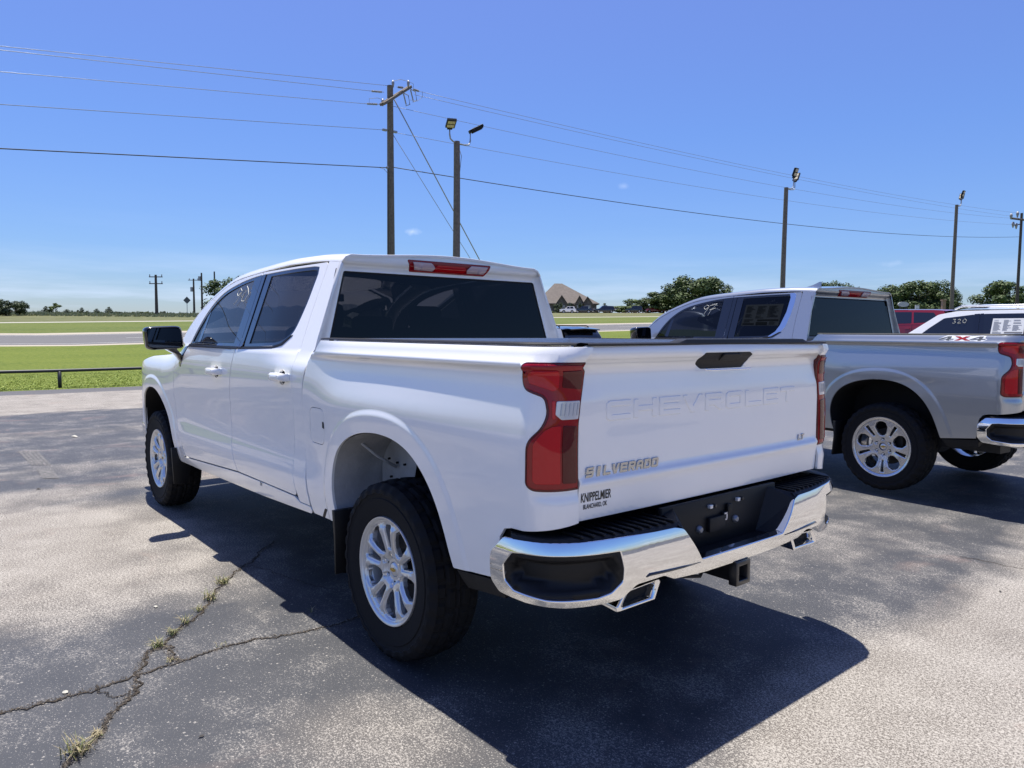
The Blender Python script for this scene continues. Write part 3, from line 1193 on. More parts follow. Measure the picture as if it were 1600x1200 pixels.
        mbm.build('mirror_shell', M_GLOSSB, mroot, angle=50, mirror=mir, fix=True)
        gr = [[(cx-.0525+.006*(1-k*k), cy+yy*k, cz+zz*k) for yy, zz in [(abs(math.cos(a))**.32*math.copysign(1, math.cos(a))*.116, abs(math.sin(a))**.32*math.copysign(1, math.sin(a))*.071) for a in np.linspace(0, 2*math.pi, 36, endpoint=False)]] for k in (1, .6, .02)]
        gr = [[(cx-.054, y_, z_) for _, y_, z_ in r_] for r_ in gr]
        MB().grid(gr, close=True).build('mirror_glass', mat('mirror_glass', (.10, .10, .11), .03, 1.0), mroot, mirror=mir, fix=True)
        st = MB().grid([[(3.05, 1.10, 1.345), (2.955, 1.10, 1.345), (2.955, 1.02, 1.342), (3.05, 1.0, 1.342)],
                        [(3.06, 1.02, 1.30), (2.965, 1.02, 1.30), (2.955, .975, 1.28), (3.07, .96, 1.28)],
                        [(3.08, .965, 1.235), (3.0, .968, 1.225), (3.0, .95, 1.22), (3.08, .95, 1.22)]], close=True)
        st.build('mirror_arm', M_GLOSSB, mroot, angle=40, mirror=mir, fix=True, bevel=.006)
        # black sail piece at the window corner
        panel('mirror_sail', rpoly([(2.90, 1.362), (3.075, 1.335), (3.06, 1.22), (3.02, 1.20), (2.96, 1.30)], .01), off(fc, .003, (0, 1, 0)), (0, 1, 0), M_GLOSSB, mroot, step=.05, bstep=.02, mirror=mir, depth=.006)
        # wheel housings
        for A, xc in ((RAs, 0), (FAs, 3.745)):
            P = [p for p in A]
            yo = [float(side(np.array([p[0]]), np.array([p[1]]))[0, 1])-.012 for p in P]
            rowsA = []
            nsp = len(P)
            for wy in (0, .5, 1):
                rowsA.append([(p[0]+(.0), y_*(1-wy)+.56*wy, p[1]+.01*wy) for p, y_ in zip(P, yo)])
            front = white and xc == 0
            cut = nsp*58//100 if front else nsp
            k2 = nsp*30//100 if front else 0
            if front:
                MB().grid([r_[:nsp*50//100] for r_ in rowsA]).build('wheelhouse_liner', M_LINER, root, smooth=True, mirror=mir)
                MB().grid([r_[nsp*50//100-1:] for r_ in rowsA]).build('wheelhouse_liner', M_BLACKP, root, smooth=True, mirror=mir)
                ins = MB().grid([[(.50, .70, .50), (.50, .70, 1.0)], [(.20, .70, .72), (.12, .70, 1.02)]])
                ins.build('wheelhouse_flange', M_LINER, root, mirror=mir)
                rib = MB().tube([(.42, .93, .98), (.38, .80, .86), (.33, .715, .80)], .008, 6)
                rib.build('liner_rib', M_LINER, root, smooth=True, mirror=mir)
                for (bx, bz) in ((.42, .83), (.34, .82), (.27, .82), (.40, .74)):
                    MB().revolve([(.0001, .712), (.006, .712), (.006, .70)], 8, 'y', (bx, 0, bz)).build('liner_bolt', M_SEAM, root, mirror=mir)
            else:
                MB().grid(rowsA).build('wheelhouse_liner', M_BLACKP if white else M_SEAM, root, smooth=True, mirror=mir)
            MB().add([(p[0], .56, p[1]+.01) for p in P], [tuple(range(nsp))]).build('wheelhouse_wall', M_SEAM, root, mirror=mir)
        # mud flaps
        for fx, zt, yin in ((.435, .60, .73), (3.21, .56, .86)):
            fb = MB().grid([[(fx+.03, 1.005, zt), (fx+.03, yin, zt), (fx-.0, yin, zt), (fx, 1.005, zt)],
                            [(fx+.02, 1.0, zt-.14), (fx+.02, yin, zt-.14), (fx-.0, yin, zt-.14), (fx, 1.0, zt-.14)],
                            [(fx+.045, .985, .27), (fx+.045, yin+.02, .26), (fx+.035, yin+.02, .26), (fx+.035, .985, .27)]], close=True)
            fb.F.append((0, 1, 2, 3))
            fb.F.append((11, 10, 9, 8))
            fb.build('mud_flap', M_BLACKP, root, mirror=mir, fix=True, bevel=.003)
        # black lower valance behind the rear wheel, jack notch in front
        panel('lower_valance', [(-.515, .535), (-.80, .562), (-.80, .50), (-.56, .47)], off(fs, -.012, (0, 1, 0)), (0, 1, 0), M_BLACKP, root, step=.05, bstep=.03, mirror=mir, depth=.1)
        panel('rocker_slot', rpoly([(.60, .57), (.625, .57), (.665, .520), (.64, .520)], .006), off(fs, .0015, (0, 1, 0)), (0, 1, 0), M_BLACKP, root, step=.03, bstep=.015, mirror=mir, depth=.002)
        # bed rail cap
        rc = MB()
        rows = []
        for x in np.linspace(.70, -1.05, 14):
            yy = float(side(np.array([max(x, -.93)]), np.array([1.425]))[0, 1])-.006
            if x < -.93:
                yy -= .10*((-.93-x)/.12)**2
            rows.append([(x, yy, 1.4335), (x, yy-.004, 1.440), (x, yy-.02, 1.443), (x, yy-.085, 1.443), (x, yy-.095, 1.43)])
        rc.grid(rows)
        rc.build('bed_rail_cap', M_BLACKP, root, angle=50, mirror=mir, fix=True)
        MB().grid([[(.70, .84, 1.44), (-1.03, .84, 1.44)], [(.70, .84, 1.06), (-1.03, .84, 1.06)]]).build('bed_inner_wall', paint, root, mirror=mir)
        for x in (0, 3.745):
            make_wheel(style, root, s, x, malloy)
        # exhaust tip
        ex = MB()
        def ring(x, k, dz=0):
            return [(x, .575+a*k, .530+b_*k+dz) for a, b_ in ((.125, -.038), (.125, -.020), (.085, .030), (-.105, .036), (-.115, .024), (-.085, -.038))]
        ex.grid([ring(-.80, .7, .02), ring(-.95, .9, .005), ring(-1.13, 1.0), ring(-1.135, .96), ring(-1.13, .74), ring(-.95, .72)], close=True)
        eo = ex.build('exhaust_tip', M_CHROME, root, mirror=mir, fix=True, bevel=.004)
        ring2 = ring(-1.10, .73)
        MB().add(ring2, [tuple(range(6))]).build('exhaust_opening', M_SEAM, eo, mirror=mir)
        # head lamp
        panel('headlight', rpoly([(.50, 1.00), (.82, 1.03), (.86, 1.12), (.84, 1.17), (.52, 1.13)], .02), off(nose, .006, (1, 0, 0)), (1, 0, 0), M_CLEAR, root, step=.05, mirror=mir, depth=.02)
    # tailgate
    tgo = rpoly([(-.817, .82, .012), (.817, .82, .012), (.817, 1.434, .02), (-.817, 1.434, .02)], .012)
    hh = rpoly([(.17, 1.377), (.145, 1.402), (-.175, 1.402), (-.20, 1.387), (-.20, 1.362), (-.165, 1.333), (.13, 1.333), (.17, 1.355)], .01)
    tg = panel('tailgate', tgo, tgate, (-1, 0, 0), paint, root, holes=[hh], step=.026, bstep=.018, depth=.012)
    th = panel('tailgate_handle', inset(hh, .002), off(tgate, -.002, (-1, 0, 0)), (-1, 0, 0), M_BLACKP, tg, step=.03, bstep=.02, depth=.02)
    panel('handle_pull', rpoly([(.02, 1.392), (-.10, 1.392), (-.12, 1.375), (-.09, 1.368), (.02, 1.368)], .005), off(tgate, .004, (-1, 0, 0)), (-1, 0, 0), M_BLACKP, th, step=.03, bstep=.02, r=.003, depth=.01)
    MB().tube([(-1.092, .16, 1.335), (-1.094, .12, 1.331), (-1.094, -.16, 1.331)], .003, 6).build('handle_trim', M_CHROME, th)
    # raised lettering
    x0, x1, z0, z1 = .680, -.615, 1.166, 1.232
    nL = 9
    pitch = (x0-x1)/nL
    fL = off(tgate, .003, (-1, 0, 0))
    for i, ch in enumerate('CHEVROLET'):
        o_, h_ = letter(ch, .17, .24)
        mp_ = lambda q: [(x0-pitch*i-px*pitch*.86, z0+pz*(z1-z0)) for px, pz in q]
        lt = panel('letter', mp_(o_), fL, (-1, 0, 0), paint, tg, holes=[mp_(q) for q in h_], step=.03, bstep=.02, r=.0035, depth=.004)
    x0, x1, z0, z1 = .788, .400, .972, 1.006
    pitch = (x0-x1)/9
    fS = off(tgate, .006, (-1, 0, 0))
    if white:
        for i, ch in enumerate('SILVERADO'):
            o_, h_ = letter(ch, .26, .23)
            wx = .35 if ch == 'I' else .84
            mp_ = lambda q: [(x0-pitch*i-(.25 if ch == 'I' else 0)*pitch-px*pitch*wx-.006*pz, z0+pz*(z1-z0)) for px, pz in q]
            panel('letter', mp_(o_), fS, (-1, 0, 0), M_BADGE, tg, holes=[mp_(q) for q in h_], step=.02, bstep=.012, r=.0014, depth=.008)
        for i, ch in enumerate('LT'):
            o_, h_ = letter(ch, .25, .22)
            mp_ = lambda q: [(-.630-.030*i-px*.024-.006*pz, .978+pz*.026) for px, pz in q]
            panel('letter', mp_(o_), fS, (-1, 0, 0), M_BADGE, tg, holes=[mp_(q) for q in h_], step=.02, bstep=.012, r=.001, depth=.007)
        fd2 = off(tgate, .0012, (-1, 0, 0))
        bfont('KNIPPELMIER', .032, -.150, fd2, .806, .886, (-1, 0, 0), M_DECAL, tg, 'dealer_lettering', bold=.02)
        bfont('BLANCHARD, OK', .0165, -.118, fd2, .793, .860, (-1, 0, 0), M_DECAL, tg, 'dealer_lettering', bold=.02)
    for q in (1, -1):
        MB().box((-1.035, .8235*q, 1.12), (.008, .05, .60)).build('seam_backing', M_SEAM, root)
    # black cap along the tailgate top
    cap = MB()
    rows = []
    for y in (.815, .5, .32, .27, 0, -.60, -.65, -.70, -.815):
        h = .016 if -.62 < y < .30 else .003
        rows.append([(-1.082, y, 1.432), (-1.088, y, 1.438), (-1.084, y, 1.438+h), (-1.04, y, 1.440+h), (-.99, y, 1.440)])
    cap.grid(rows).build('tailgate_cap', M_BLACKP, tg, fix=True, angle=40)
    MB().grid([[(-1.0, .80, 1.44), (-1.0, -.80, 1.44)], [(-1.02, .80, .9), (-1.02, -.80, .9)]]).build('tailgate_inner', paint, root)
    MB().box((-.16, 0, 1.07), (1.76, 1.74, .03)).build('bed_floor', M_BLACKP, root)
    MB().box((.72, 0, 1.17), (.03, 1.70, .54)).build('bed_front_wall', paint, root)
    # rear bumper
    chs = [(-.29, .615), (-.395, .752), (-.44, .762), (-.70, .766), (-.95, .766), (-1.10, .764), (-1.215, .758), (-1.275, .70), (-1.275, .60), (-1.24, .560), (-1.10, .548), (-.9, .540),
           (-.76, .540), (-.70, .545), (-.64, .592), (-.50, .598), (-.44, .572), (-.25, .560)]
    chrome_o = rpoly([(a, b, .012) for a, b in chs]+[(0, .558, 0)]+[(-a, b, .012) for a, b in reversed(chs)], .01)
    pk = [(.715, .726), (.95, .728), (1.10, .726), (1.175, .722), (1.215, .675), (1.210, .612), (1.165, .575), (1.0, .562), (.80, .560), (.71, .570), (.64, .605), (.705, .66)]
    pk = [(.715, .726), (.95, .728), (1.10, .726), (1.160, .720), (1.205, .670), (1.200, .612), (1.155, .578), (1.0, .563), (.80, .561), (.745, .572), (.700, .612), (.700, .66)]
    pkL = rpoly([(a, b, .009) for a, b in pk], .01)
    pkR = [(-a, b) for a, b in pkL]
    bp = panel('bumper', chrome_o, bump, (-1, 0, 0), M_CHROME if white or True else paint, root, holes=[pkL, pkR], step=.03, bstep=.018, r=.006, depth=.03)
    for s in (1, -1):
        # black corner step inside the chrome
        def pocket(u, v, s=s):
            o_ = bump(u, v)
            d = segdist(np.stack([np.ravel(u)*s, np.ravel(v)], 1), np.array(pkL)).reshape(np.shape(u))
            k = .008+.055*sst(d, .012, .045)
            nn = surf_normals(bump, u, v, (-1, s*.3, 0))
            return o_-nn*k[..., None]
        Q = pkL if s > 0 else pkR
        po = panel('corner_step', Q, pocket, (-1, s*.3, 0), M_BLACKP, bp, step=.018, bstep=.014, depth=.0)
        # crease line on the chrome
        MB().tube([tuple(p) for p in off(bump, .001, (-1, 0, 0))(np.array([.30, .40, .50, .585, .60])*s, np.array([.610, .612, .615, .618, .612]))], [.001, .004, .005, .005, .002], 6).build('bumper_crease', M_GLOSSB, bp, smooth=True)
        # step pad, ribbed
        rows = []
        for sv in np.linspace(.40, 1.17, 22):
            p = bump(np.array([sv*s]), np.array([.766]))[0]
            ctr = np.array([-.88 if sv > .9 else -1.0, s*min(abs(p[1]), .86), 0])
            v1 = np.array([p[0], p[1], .764])
            inn = np.array([max(p[0]+.19, -.99) if sv < .95 else p[0]+.06, s*min(abs(p[1]), .90+.04*0), .778])
            if sv >= .85:
                t = (sv-.85)/.4
                inn = np.array([-.99+.20*t, s*(.845+.115*t), .778])
            v2 = v1*.93+inn*.07
            v2[2] = .776
            rows.append([tuple(v1), tuple(v2), tuple(inn)])
        MB().grid(rows).build('step_pad', M_BLACKP, bp, angle=60, fix=True)
        for k in range(11):
            yy = .43+.042*k
            rib = MB()
            xo = float(BZ(yy))+.012
            rib.box((xo/2+(-1.005)/2, s*yy, .782), (abs(xo+1.005), .012, .009))
            rib.build('tread_rib', M_BLACKP, bp, bevel=.003, seg=1)
        # sloped side wall of the plate recess
        w1 = bump(np.array([.395*s, .29*s]), np.array([.752, .615]))
        MB().add([tuple(w1[0]), tuple(w1[1]), (-1.085, .25*s, .615), (-1.085, .335*s, .80)], [(0, 1, 2, 3)]).add([(-1.085, .335*s, .80), tuple(w1[0]), (w1[0][0], w1[0][1]+.03*s, .768), (-1.0, .37*s, .80)], [(0, 1, 2, 3)]).build('recess_side', M_BLACKP, bp)
    MB().box((-1.075, 0, .71), (.02, .80, .20)).build('recess_wall', M_BLACKP, bp, bevel=.004)
    e0 = bump(np.array([.29, -.29]), np.array([.615, .615]))
    MB().add([tuple(e0[0]), tuple(e0[1]), (-1.085, -.27, .614), (-1.085, .27, .614)], [(0, 1, 2, 3)]).build('recess_floor', M_BLACKP, bp)
    for y, zz in ((.10, .775), (-.095, .778)):
        MB().box((-1.092, y, zz), (.016, .020, .016)).build('plate_lamp', M_CLEAR, bp, bevel=.003)
        MB().revolve([(.0001, -.012), (.007, -.011), (.009, 0)], 8, 'x', (-1.085, y-.035, zz-.002)).build('bolt', M_STEEL, bp)
    for y, zz in ((.165, .69), (-.085, .695)):
        MB().revolve([(.0001, -.016), (.010, -.015), (.016, -.008), (.017, 0)], 10, 'x', (-1.085, y, zz)).build('bolt', mat('grey_bolt', (.25, .26, .28), .35, .6), bp, angle=40)
    MB().box((-1.095, 0.0, .715), (.012, .035, .05)).box((-1.094, .06, .70), (.02, .11, .06)).box((-1.094, -.03, .745), (.014, .03, .05)).build('plate_bracket', M_BLACKP, bp, bevel=.004)
    MB().box((-1.102, .005, .71), (.004, .018, .006)).box((-1.102, -.002, .722), (.004, .006, .026)).box((-1.102, .005, .735), (.004, .018, .006)).build('bracket_clip', M_CLEAR, bp)
    rbox('underbumper_beam', (-1.02, 0, .60), (.10, 1.5, .10), M_DARKM, root, .015)
    # hitch receiver
    hb = MB()
    sq = lambda x, k: [(x, k*a, .505+k*b_) for a, b_ in ((1, -1), (1, 1), (-1, 1), (-1, -1))]
    hb.grid([sq(-.80, .036), sq(-1.15, .038), sq(-1.152, .050), sq(-1.19, .050), sq(-1.19, .030), sq(-.90, .030)], close=True)
    hb.build('hitch_receiver', mat('receiver_paint', (.012, .012, .013), .35, 0, .3), root, fix=True, bevel=.004)
    MB().box((-1.0, 0, .555), (.12, .12, .05)).box((-1.0, .11, .53), (.10, .22, .03)).tube([(-1.02, 0, .53), (-1.05, .10, .475), (-1.03, .20, .49), (-.98, .26, .53)], .008, 6).box((-.95, 0, .58), (.08, 1.1, .09)).build('hitch_crossbar', M_DARKM, root)
    # under bumper fillers
    MB().box((-.92, 0, .66), (.22, 1.62, .22)).box((-.86, 0, .66), (.16, 1.88, .215)).build('bumper_core', M_SEAM, root)
    # roof
    xs = [.802, 1.2, 1.9, 2.18]
    ro = [(.872, SPLIT), (2.10, SPLIT)]+[(x, SPLIT) for x in np.linspace(2.2, 3.12, 10)]+[(3.15, SPLIT-.02), (3.14, .965), (2.8, .945), (2.5, .93), (2.36, .90), (2.30, .80), (2.28, 0)]
    ro = ro+[(x, -p) for x, p in reversed(ro)][1:]
    panel('roof', ro, roof, (0, 0, 1), paint, root, step=.05, bstep=.04, depth=.012)
    panel('headliner', [(.92, SPLIT-.01), (2.25, SPLIT-.01), (2.25, -SPLIT+.01), (.92, -SPLIT+.01)], off(roof, -.02, (0, 0, 1)), (0, 0, 1), M_SEAM, root, step=.1, bstep=.08, depth=0)
    wso = [(3.14, .958), (2.8, .938), (2.5, .922), (2.365, .89), (2.308, .79), (2.288, 0)]
    wso = wso+[(x, -p) for x, p in reversed(wso)][1:]
    panel('windshield', wso, off(wshield, -.006, (.5, 0, 1)), (.5, 0, 1), glassmat('windshield_glass', (.30, .33, .33)), root, step=.08, bstep=.05, depth=0)
    # shark fin aerial
    fr = []
    for x, h, w_ in ((1.28, .06, .004), (1.30, .062, .012), (1.38, .03, .020), (1.50, .002, .012)):
        zz = float(HX(x))+CR
        fr.append([(x, w_, zz-.004), (x, w_*.3, zz+h), (x, -w_*.3, zz+h), (x, -w_, zz-.004)])
    if not white:
        MB().grid(fr, close=True).build('roof_aerial', paint, root, fix=True, angle=50)
    # cab back wall and rear window
    top = [(y, float(roof(np.array([.873]), np.array([p]))[0, 2])-.004) for y, p in [(float(roof(np.array([.873]), np.array([p]))[0, 1]), p) for p in np.concatenate([np.linspace(SPLIT-.01, 1, 6), np.linspace(.9, 0, 8)])]]
    rgt = [(float(YBx(.86)-TBx(.86)*(z-HB)), z) for z in (1.0, 1.30, 1.375, 1.45, 1.6, 1.75, 1.84)]
    rgt = [(.915, 1.0), (.915, 1.36)]+rgt[3:]
    cb = rgt+top+[(-y, z) for y, z in reversed(top)][1:]+[(-y, z) for y, z in reversed(rgt)]
    gw = rpoly([(.812, 1.405, .02), (.700, 1.812, .015), (-.700, 1.812, .015), (-.812, 1.405, .02)], .02)
    br = rpoly([(.335, 1.883), (.300, 1.828), (.25, 1.822), (-.20, 1.822), (-.24, 1.83), (-.275, 1.883)], .008)
    br = rpoly([(.305, 1.893), (.275, 1.832), (-.275, 1.832), (-.305, 1.893)], .008)
    cbk = panel('cab_back', cb, cabback, (-1, 0, 0), paint, root, holes=[gw], step=.02, bstep=.018, depth=.006, hdepth=.02)
    panel('cab_back_trim', [(-.86, 1.05), (.86, 1.05), (.86, 1.38), (.74, 1.82), (-.74, 1.82), (-.86, 1.38)], off(cabback, -.02, (-1, 0, 0)), (-1, 0, 0), M_SEAM, root, holes=[inset(gw, .0)], step=.08, bstep=.04, depth=0)
    panel('rear_window', inset(gw, .003), off(cabback, -.004, (-1, 0, 0)), (-1, 0, 0), M_GLASSD, root, step=.08, bstep=.03, depth=0)
    panel('window_seal', inset(gw, .001), off(cabback, -.003, (-1, 0, 0)), (-1, 0, 0), M_SEAM, root, holes=[inset(gw, .012)], step=.08, bstep=.03, depth=0)
    cx = MB()
    bl = panel('high_brake_light', br, off(cabback, .005, (-1, 0, 0)), (-1, 0, 0), M_RED, root, step=.02, bstep=.015, r=.004, depth=.012)
    for s in (1, -1):
        panel('cargo_light_lens', [(y*s, z) for y, z in ((.275, 1.882), (.255, 1.850), (.13, 1.848), (.12, 1.862), (.15, 1.882))], off(cabback, .014, (-1, 0, 0)), (-1, 0, 0), mat('frosted_pink_lens', (.55, .40, .42), .15, 0, 1.0), bl, step=.02, bstep=.015, r=.002, depth=.004)
    panel('brake_lens', [(.10, 1.845), (.115, 1.858), (.10, 1.874), (-.10, 1.874), (-.115, 1.858), (-.10, 1.845)], off(cabback, .0085, (-1, 0, 0)), (-1, 0, 0), M_REDB, bl, step=.02, bstep=.015, r=.002, depth=.004)
    # hood, nose, grille
    ho = [(3.10, .90), (3.3, .905), (3.9, .88), (4.3, .80), (4.52, .60), (4.60, 0)]
    ho = ho+[(x, -y) for x, y in reversed(ho)][1:]
    panel('hood', ho, hood, (0, 0, 1), paint, root, step=.06, bstep=.05, depth=.03)
    no = [(.80, .50), (.90, .62), (.90, 1.0), (.86, 1.17), (.60, 1.22), (0, 1.25)]
    no = no+[(-y, z) for y, z in reversed(no)][1:]+[(-.3, .47), (.3, .47)]
    gl = rpoly([(.50, .78), (.52, 1.12), (-.52, 1.12), (-.50, .78)], .03)
    nn = panel('nose', no, nose, (1, 0, 0), paint, root, holes=[gl], step=.05, bstep=.04, depth=.03)
    panel('grille', inset(gl, .003), off(nose, -.02, (1, 0, 0)), (1, 0, 0), M_BLACKP, nn, step=.06, depth=.01)
    for k in range(5):
        MB().box((4.69, 0, .83+.06*k), (.02, .96, .018)).build('grille_bar', M_CHROME if k == 2 else M_GLOSSB, nn)
    rbox('front_bumper', (4.64, 0, .55), (.22, 1.72, .17), M_CHROME, root, .04)
    # chassis
    cf = MB()
    for s in (1, -1):
        cf.box((1.8, .48*s, .50), (5.2, .08, .14))
    cf.box((1.9, 0, .53), (2.3, 1.5, .04))
    cf.revolve([(.0001, -.78), (.045, -.78), (.045, -.12), (.14, -.10), (.14, .10), (.045, .12), (.045, .78), (.0001, .78)], 16, 'y', (0, 0, .405))
    cf.box((1.3, -.30, .44), (1.6, .3, .2))
    cf.box((-.55, .55, .50), (.6, .2, .14))
    cf.build('chassis', M_DARKM, root)
    MB().box((.69, 0, .60), (.32, 1.88, .02)).box((2.0, 0, .60), (2.3, 1.8, .03)).box((.84, 0, .98), (.03, 1.78, .72)).box((3.14, 0, 1.0), (.04, 1.75, .65)).build('cab_floor_sun_block', M_SEAM, root)  # first box is an unseen plate added to block sunlight leaking behind the cab
    # interior
    for y in (.40, -.40):
        se = bpy.data.objects.new('seat', None)
        link(se, root)
        rbox('seat_cushion', (2.15, y, .92), (.52, .52, .16), M_SEAT, se, .05)
        rbox('seat_back', (1.86, y, 1.20), (.16, .50, .62), M_SEAT, se, .06, rot=Matrix.Rotation(-.2, 3, 'Y'))
        rbox('headrest', (1.78, y, 1.58), (.10, .26, .17), M_SEAT, se, .04)
        MB().tube([(1.80, y+.06, 1.42), (1.78, y+.06, 1.58)], .007, 6).tube([(1.80, y-.06, 1.42), (1.78, y-.06, 1.58)], .007, 6).build('headrest_post', M_STEEL, se)
    rs = bpy.data.objects.new('rear_seat', None)
    link(rs, root)
    rbox('seat_cushion', (1.30, 0, .92), (.48, 1.45, .16), M_SEAT, rs, .05)
    rbox('seat_back', (1.04, 0, 1.18), (.14, 1.45, .60), M_SEAT, rs, .05, rot=Matrix.Rotation(-.15, 3, 'Y'))
    for y in (.48, 0, -.48):
        rbox('headrest', (.99, y, 1.50), (.09, .25, .13), M_SEAT, rs, .035)
    rbox('dashboard', (2.92, 0, 1.18), (.45, 1.70, .26), M_TRIM, root, .06)
    sw = MB()
    P = []
    for k in range(25):
        a = 2*math.pi*k/24
        P.append((2.60+.06*math.sin(a), .40+.185*math.cos(a), 1.20+.175*math.sin(a)))
    sw.tube(P, .014, 8, cap=False)
    sw.box((2.62, .40, 1.19), (.05, .15, .12)).box((2.62, .40, 1.20), (.02, .34, .03)).tube([(2.62, .40, 1.19), (2.85, .40, 1.12)], .03, 8)
    sw.build('steering_wheel', M_TRIM, root, smooth=False, angle=40)
    rbox('rear_view_mirror', (2.52, 0, 1.74), (.03, .24, .06), M_TRIM, root, .012)
    return root
# ================================================================== large structure: the ground
rnd = random.Random(7)
GX = [(-400, 0), (-60, 0), (18.2, 0), (19.5, .03), (30, .18), (43.5, .55), (45, .60), (57.5, 1.14), (59, 1.18), (79.5, 2.0), (82.5, 2.1), (130, 3.70), (170, 4.1), (400, 4.6), (2600, 5)]
GXx = [a for a, b in GX]
GXz = [b for a, b in GX]


def ground_z(x, y):
    z = float(np.interp(x, GXx, GXz))
    lat = .024*max(0, -y-5)
    if lat > 5:
        lat = 5+(lat-5)*.15
    k = min(1, max(0, (400-x)/300))
    return z+lat*k*min(1, max(0, (x+60)/60))


YL = [-1500, -700, -420, -300]+list(range(-240, -20, 12))+[-20, -12, -5, 0, 6, 12, 20, 40, 80, 160, 400, 1500]


def strip(name, x0, x1, m, xs=(), y0=-1500, y1=1500, wob=None):
    X = sorted(set([x0, x1]+[x for x in GXx if x0 < x < x1]+[x for x in xs if x0 < x < x1]))
    Y = sorted(set([y for y in YL if y0 < y < y1]+[y0, y1]))
    rows = [[(x, y, ground_z(x, y)) for y in Y] for x in X]
    o = MB().grid([list(r) for r in zip(*rows)]).build(name, m, None)
    tag(o, kind='structure')
    return o


def earth(name, c1, c2, c3, sc=(.6, 40), rough=.95, bump=.5, stretch=None):
    m = bpy.data.materials.new(name)
    m.use_nodes = True
    t = m.node_tree
    b = t.nodes['Principled BSDF']
    b.inputs['Roughness'].default_value = rough
    b.inputs['Specular IOR Level'].default_value = .2
    tcn = N(t, 'ShaderNodeTexCoord')
    mp_ = N(t, 'ShaderNodeMapping')
    if stretch:
        mp_.inputs['Scale'].default_value = stretch
    L(t, tcn.outputs['Object'], mp_.inputs[0])
    n1 = N(t, 'ShaderNodeTexNoise', i_Scale=sc[0], i_Detail=5.0)
    n2 = N(t, 'ShaderNodeTexNoise', i_Scale=sc[1], i_Detail=5.0, i_Roughness=.7)
    L(t, mp_.outputs[0], n1.inputs['Vector'])
    L(t, tcn.outputs['Object'], n2.inputs['Vector'])
    c = mixc(t, ramp(t, n1.outputs['Fac'], [(.35, 0), (.65, 1)]), c1, c2)
    c = mixc(t, ramp(t, n2.outputs['Fac'], [(.42, 0), (.68, 1)]), c, c3)
    L(t, c, b.inputs['Base Color'])
    bp = N(t, 'ShaderNodeBump', i_Strength=bump, i_Distance=.03)
    L(t, n2.outputs['Fac'], bp.inputs['Height'])
    L(t, bp.outputs[0], b.inputs['Normal'])
    return m


M_LAWN = earth('lawn', (.070, .102, .010), (.100, .132, .016), (.150, .170, .030), (.35, 7), stretch=(1, .35, 1))
M_LAWN2 = earth('median_grass', (.065, .095, .016), (.095, .12, .022), (.13, .145, .04), (.12, 3), stretch=(1, .25, 1))
M_PAST = earth('pasture', (.085, .10, .035), (.12, .125, .05), (.16, .15, .08), (.08, 1.2), stretch=(1, .3, 1))
M_ROAD = earth('road_asphalt', (.125, .122, .122), (.11, .108, .11), (.155, .15, .147), (.5, 30), bump=.15, stretch=(1, .03, 1))
M_SHOUL = earth('shoulder_concrete', (.34, .30, .235), (.30, .265, .21), (.40, .36, .29), (.5, 12), bump=.2)
M_ROAD2 = earth('pale_concrete_road', (.36, .34, .29), (.33, .31, .27), (.42, .40, .35), (.5, 12), bump=.2)

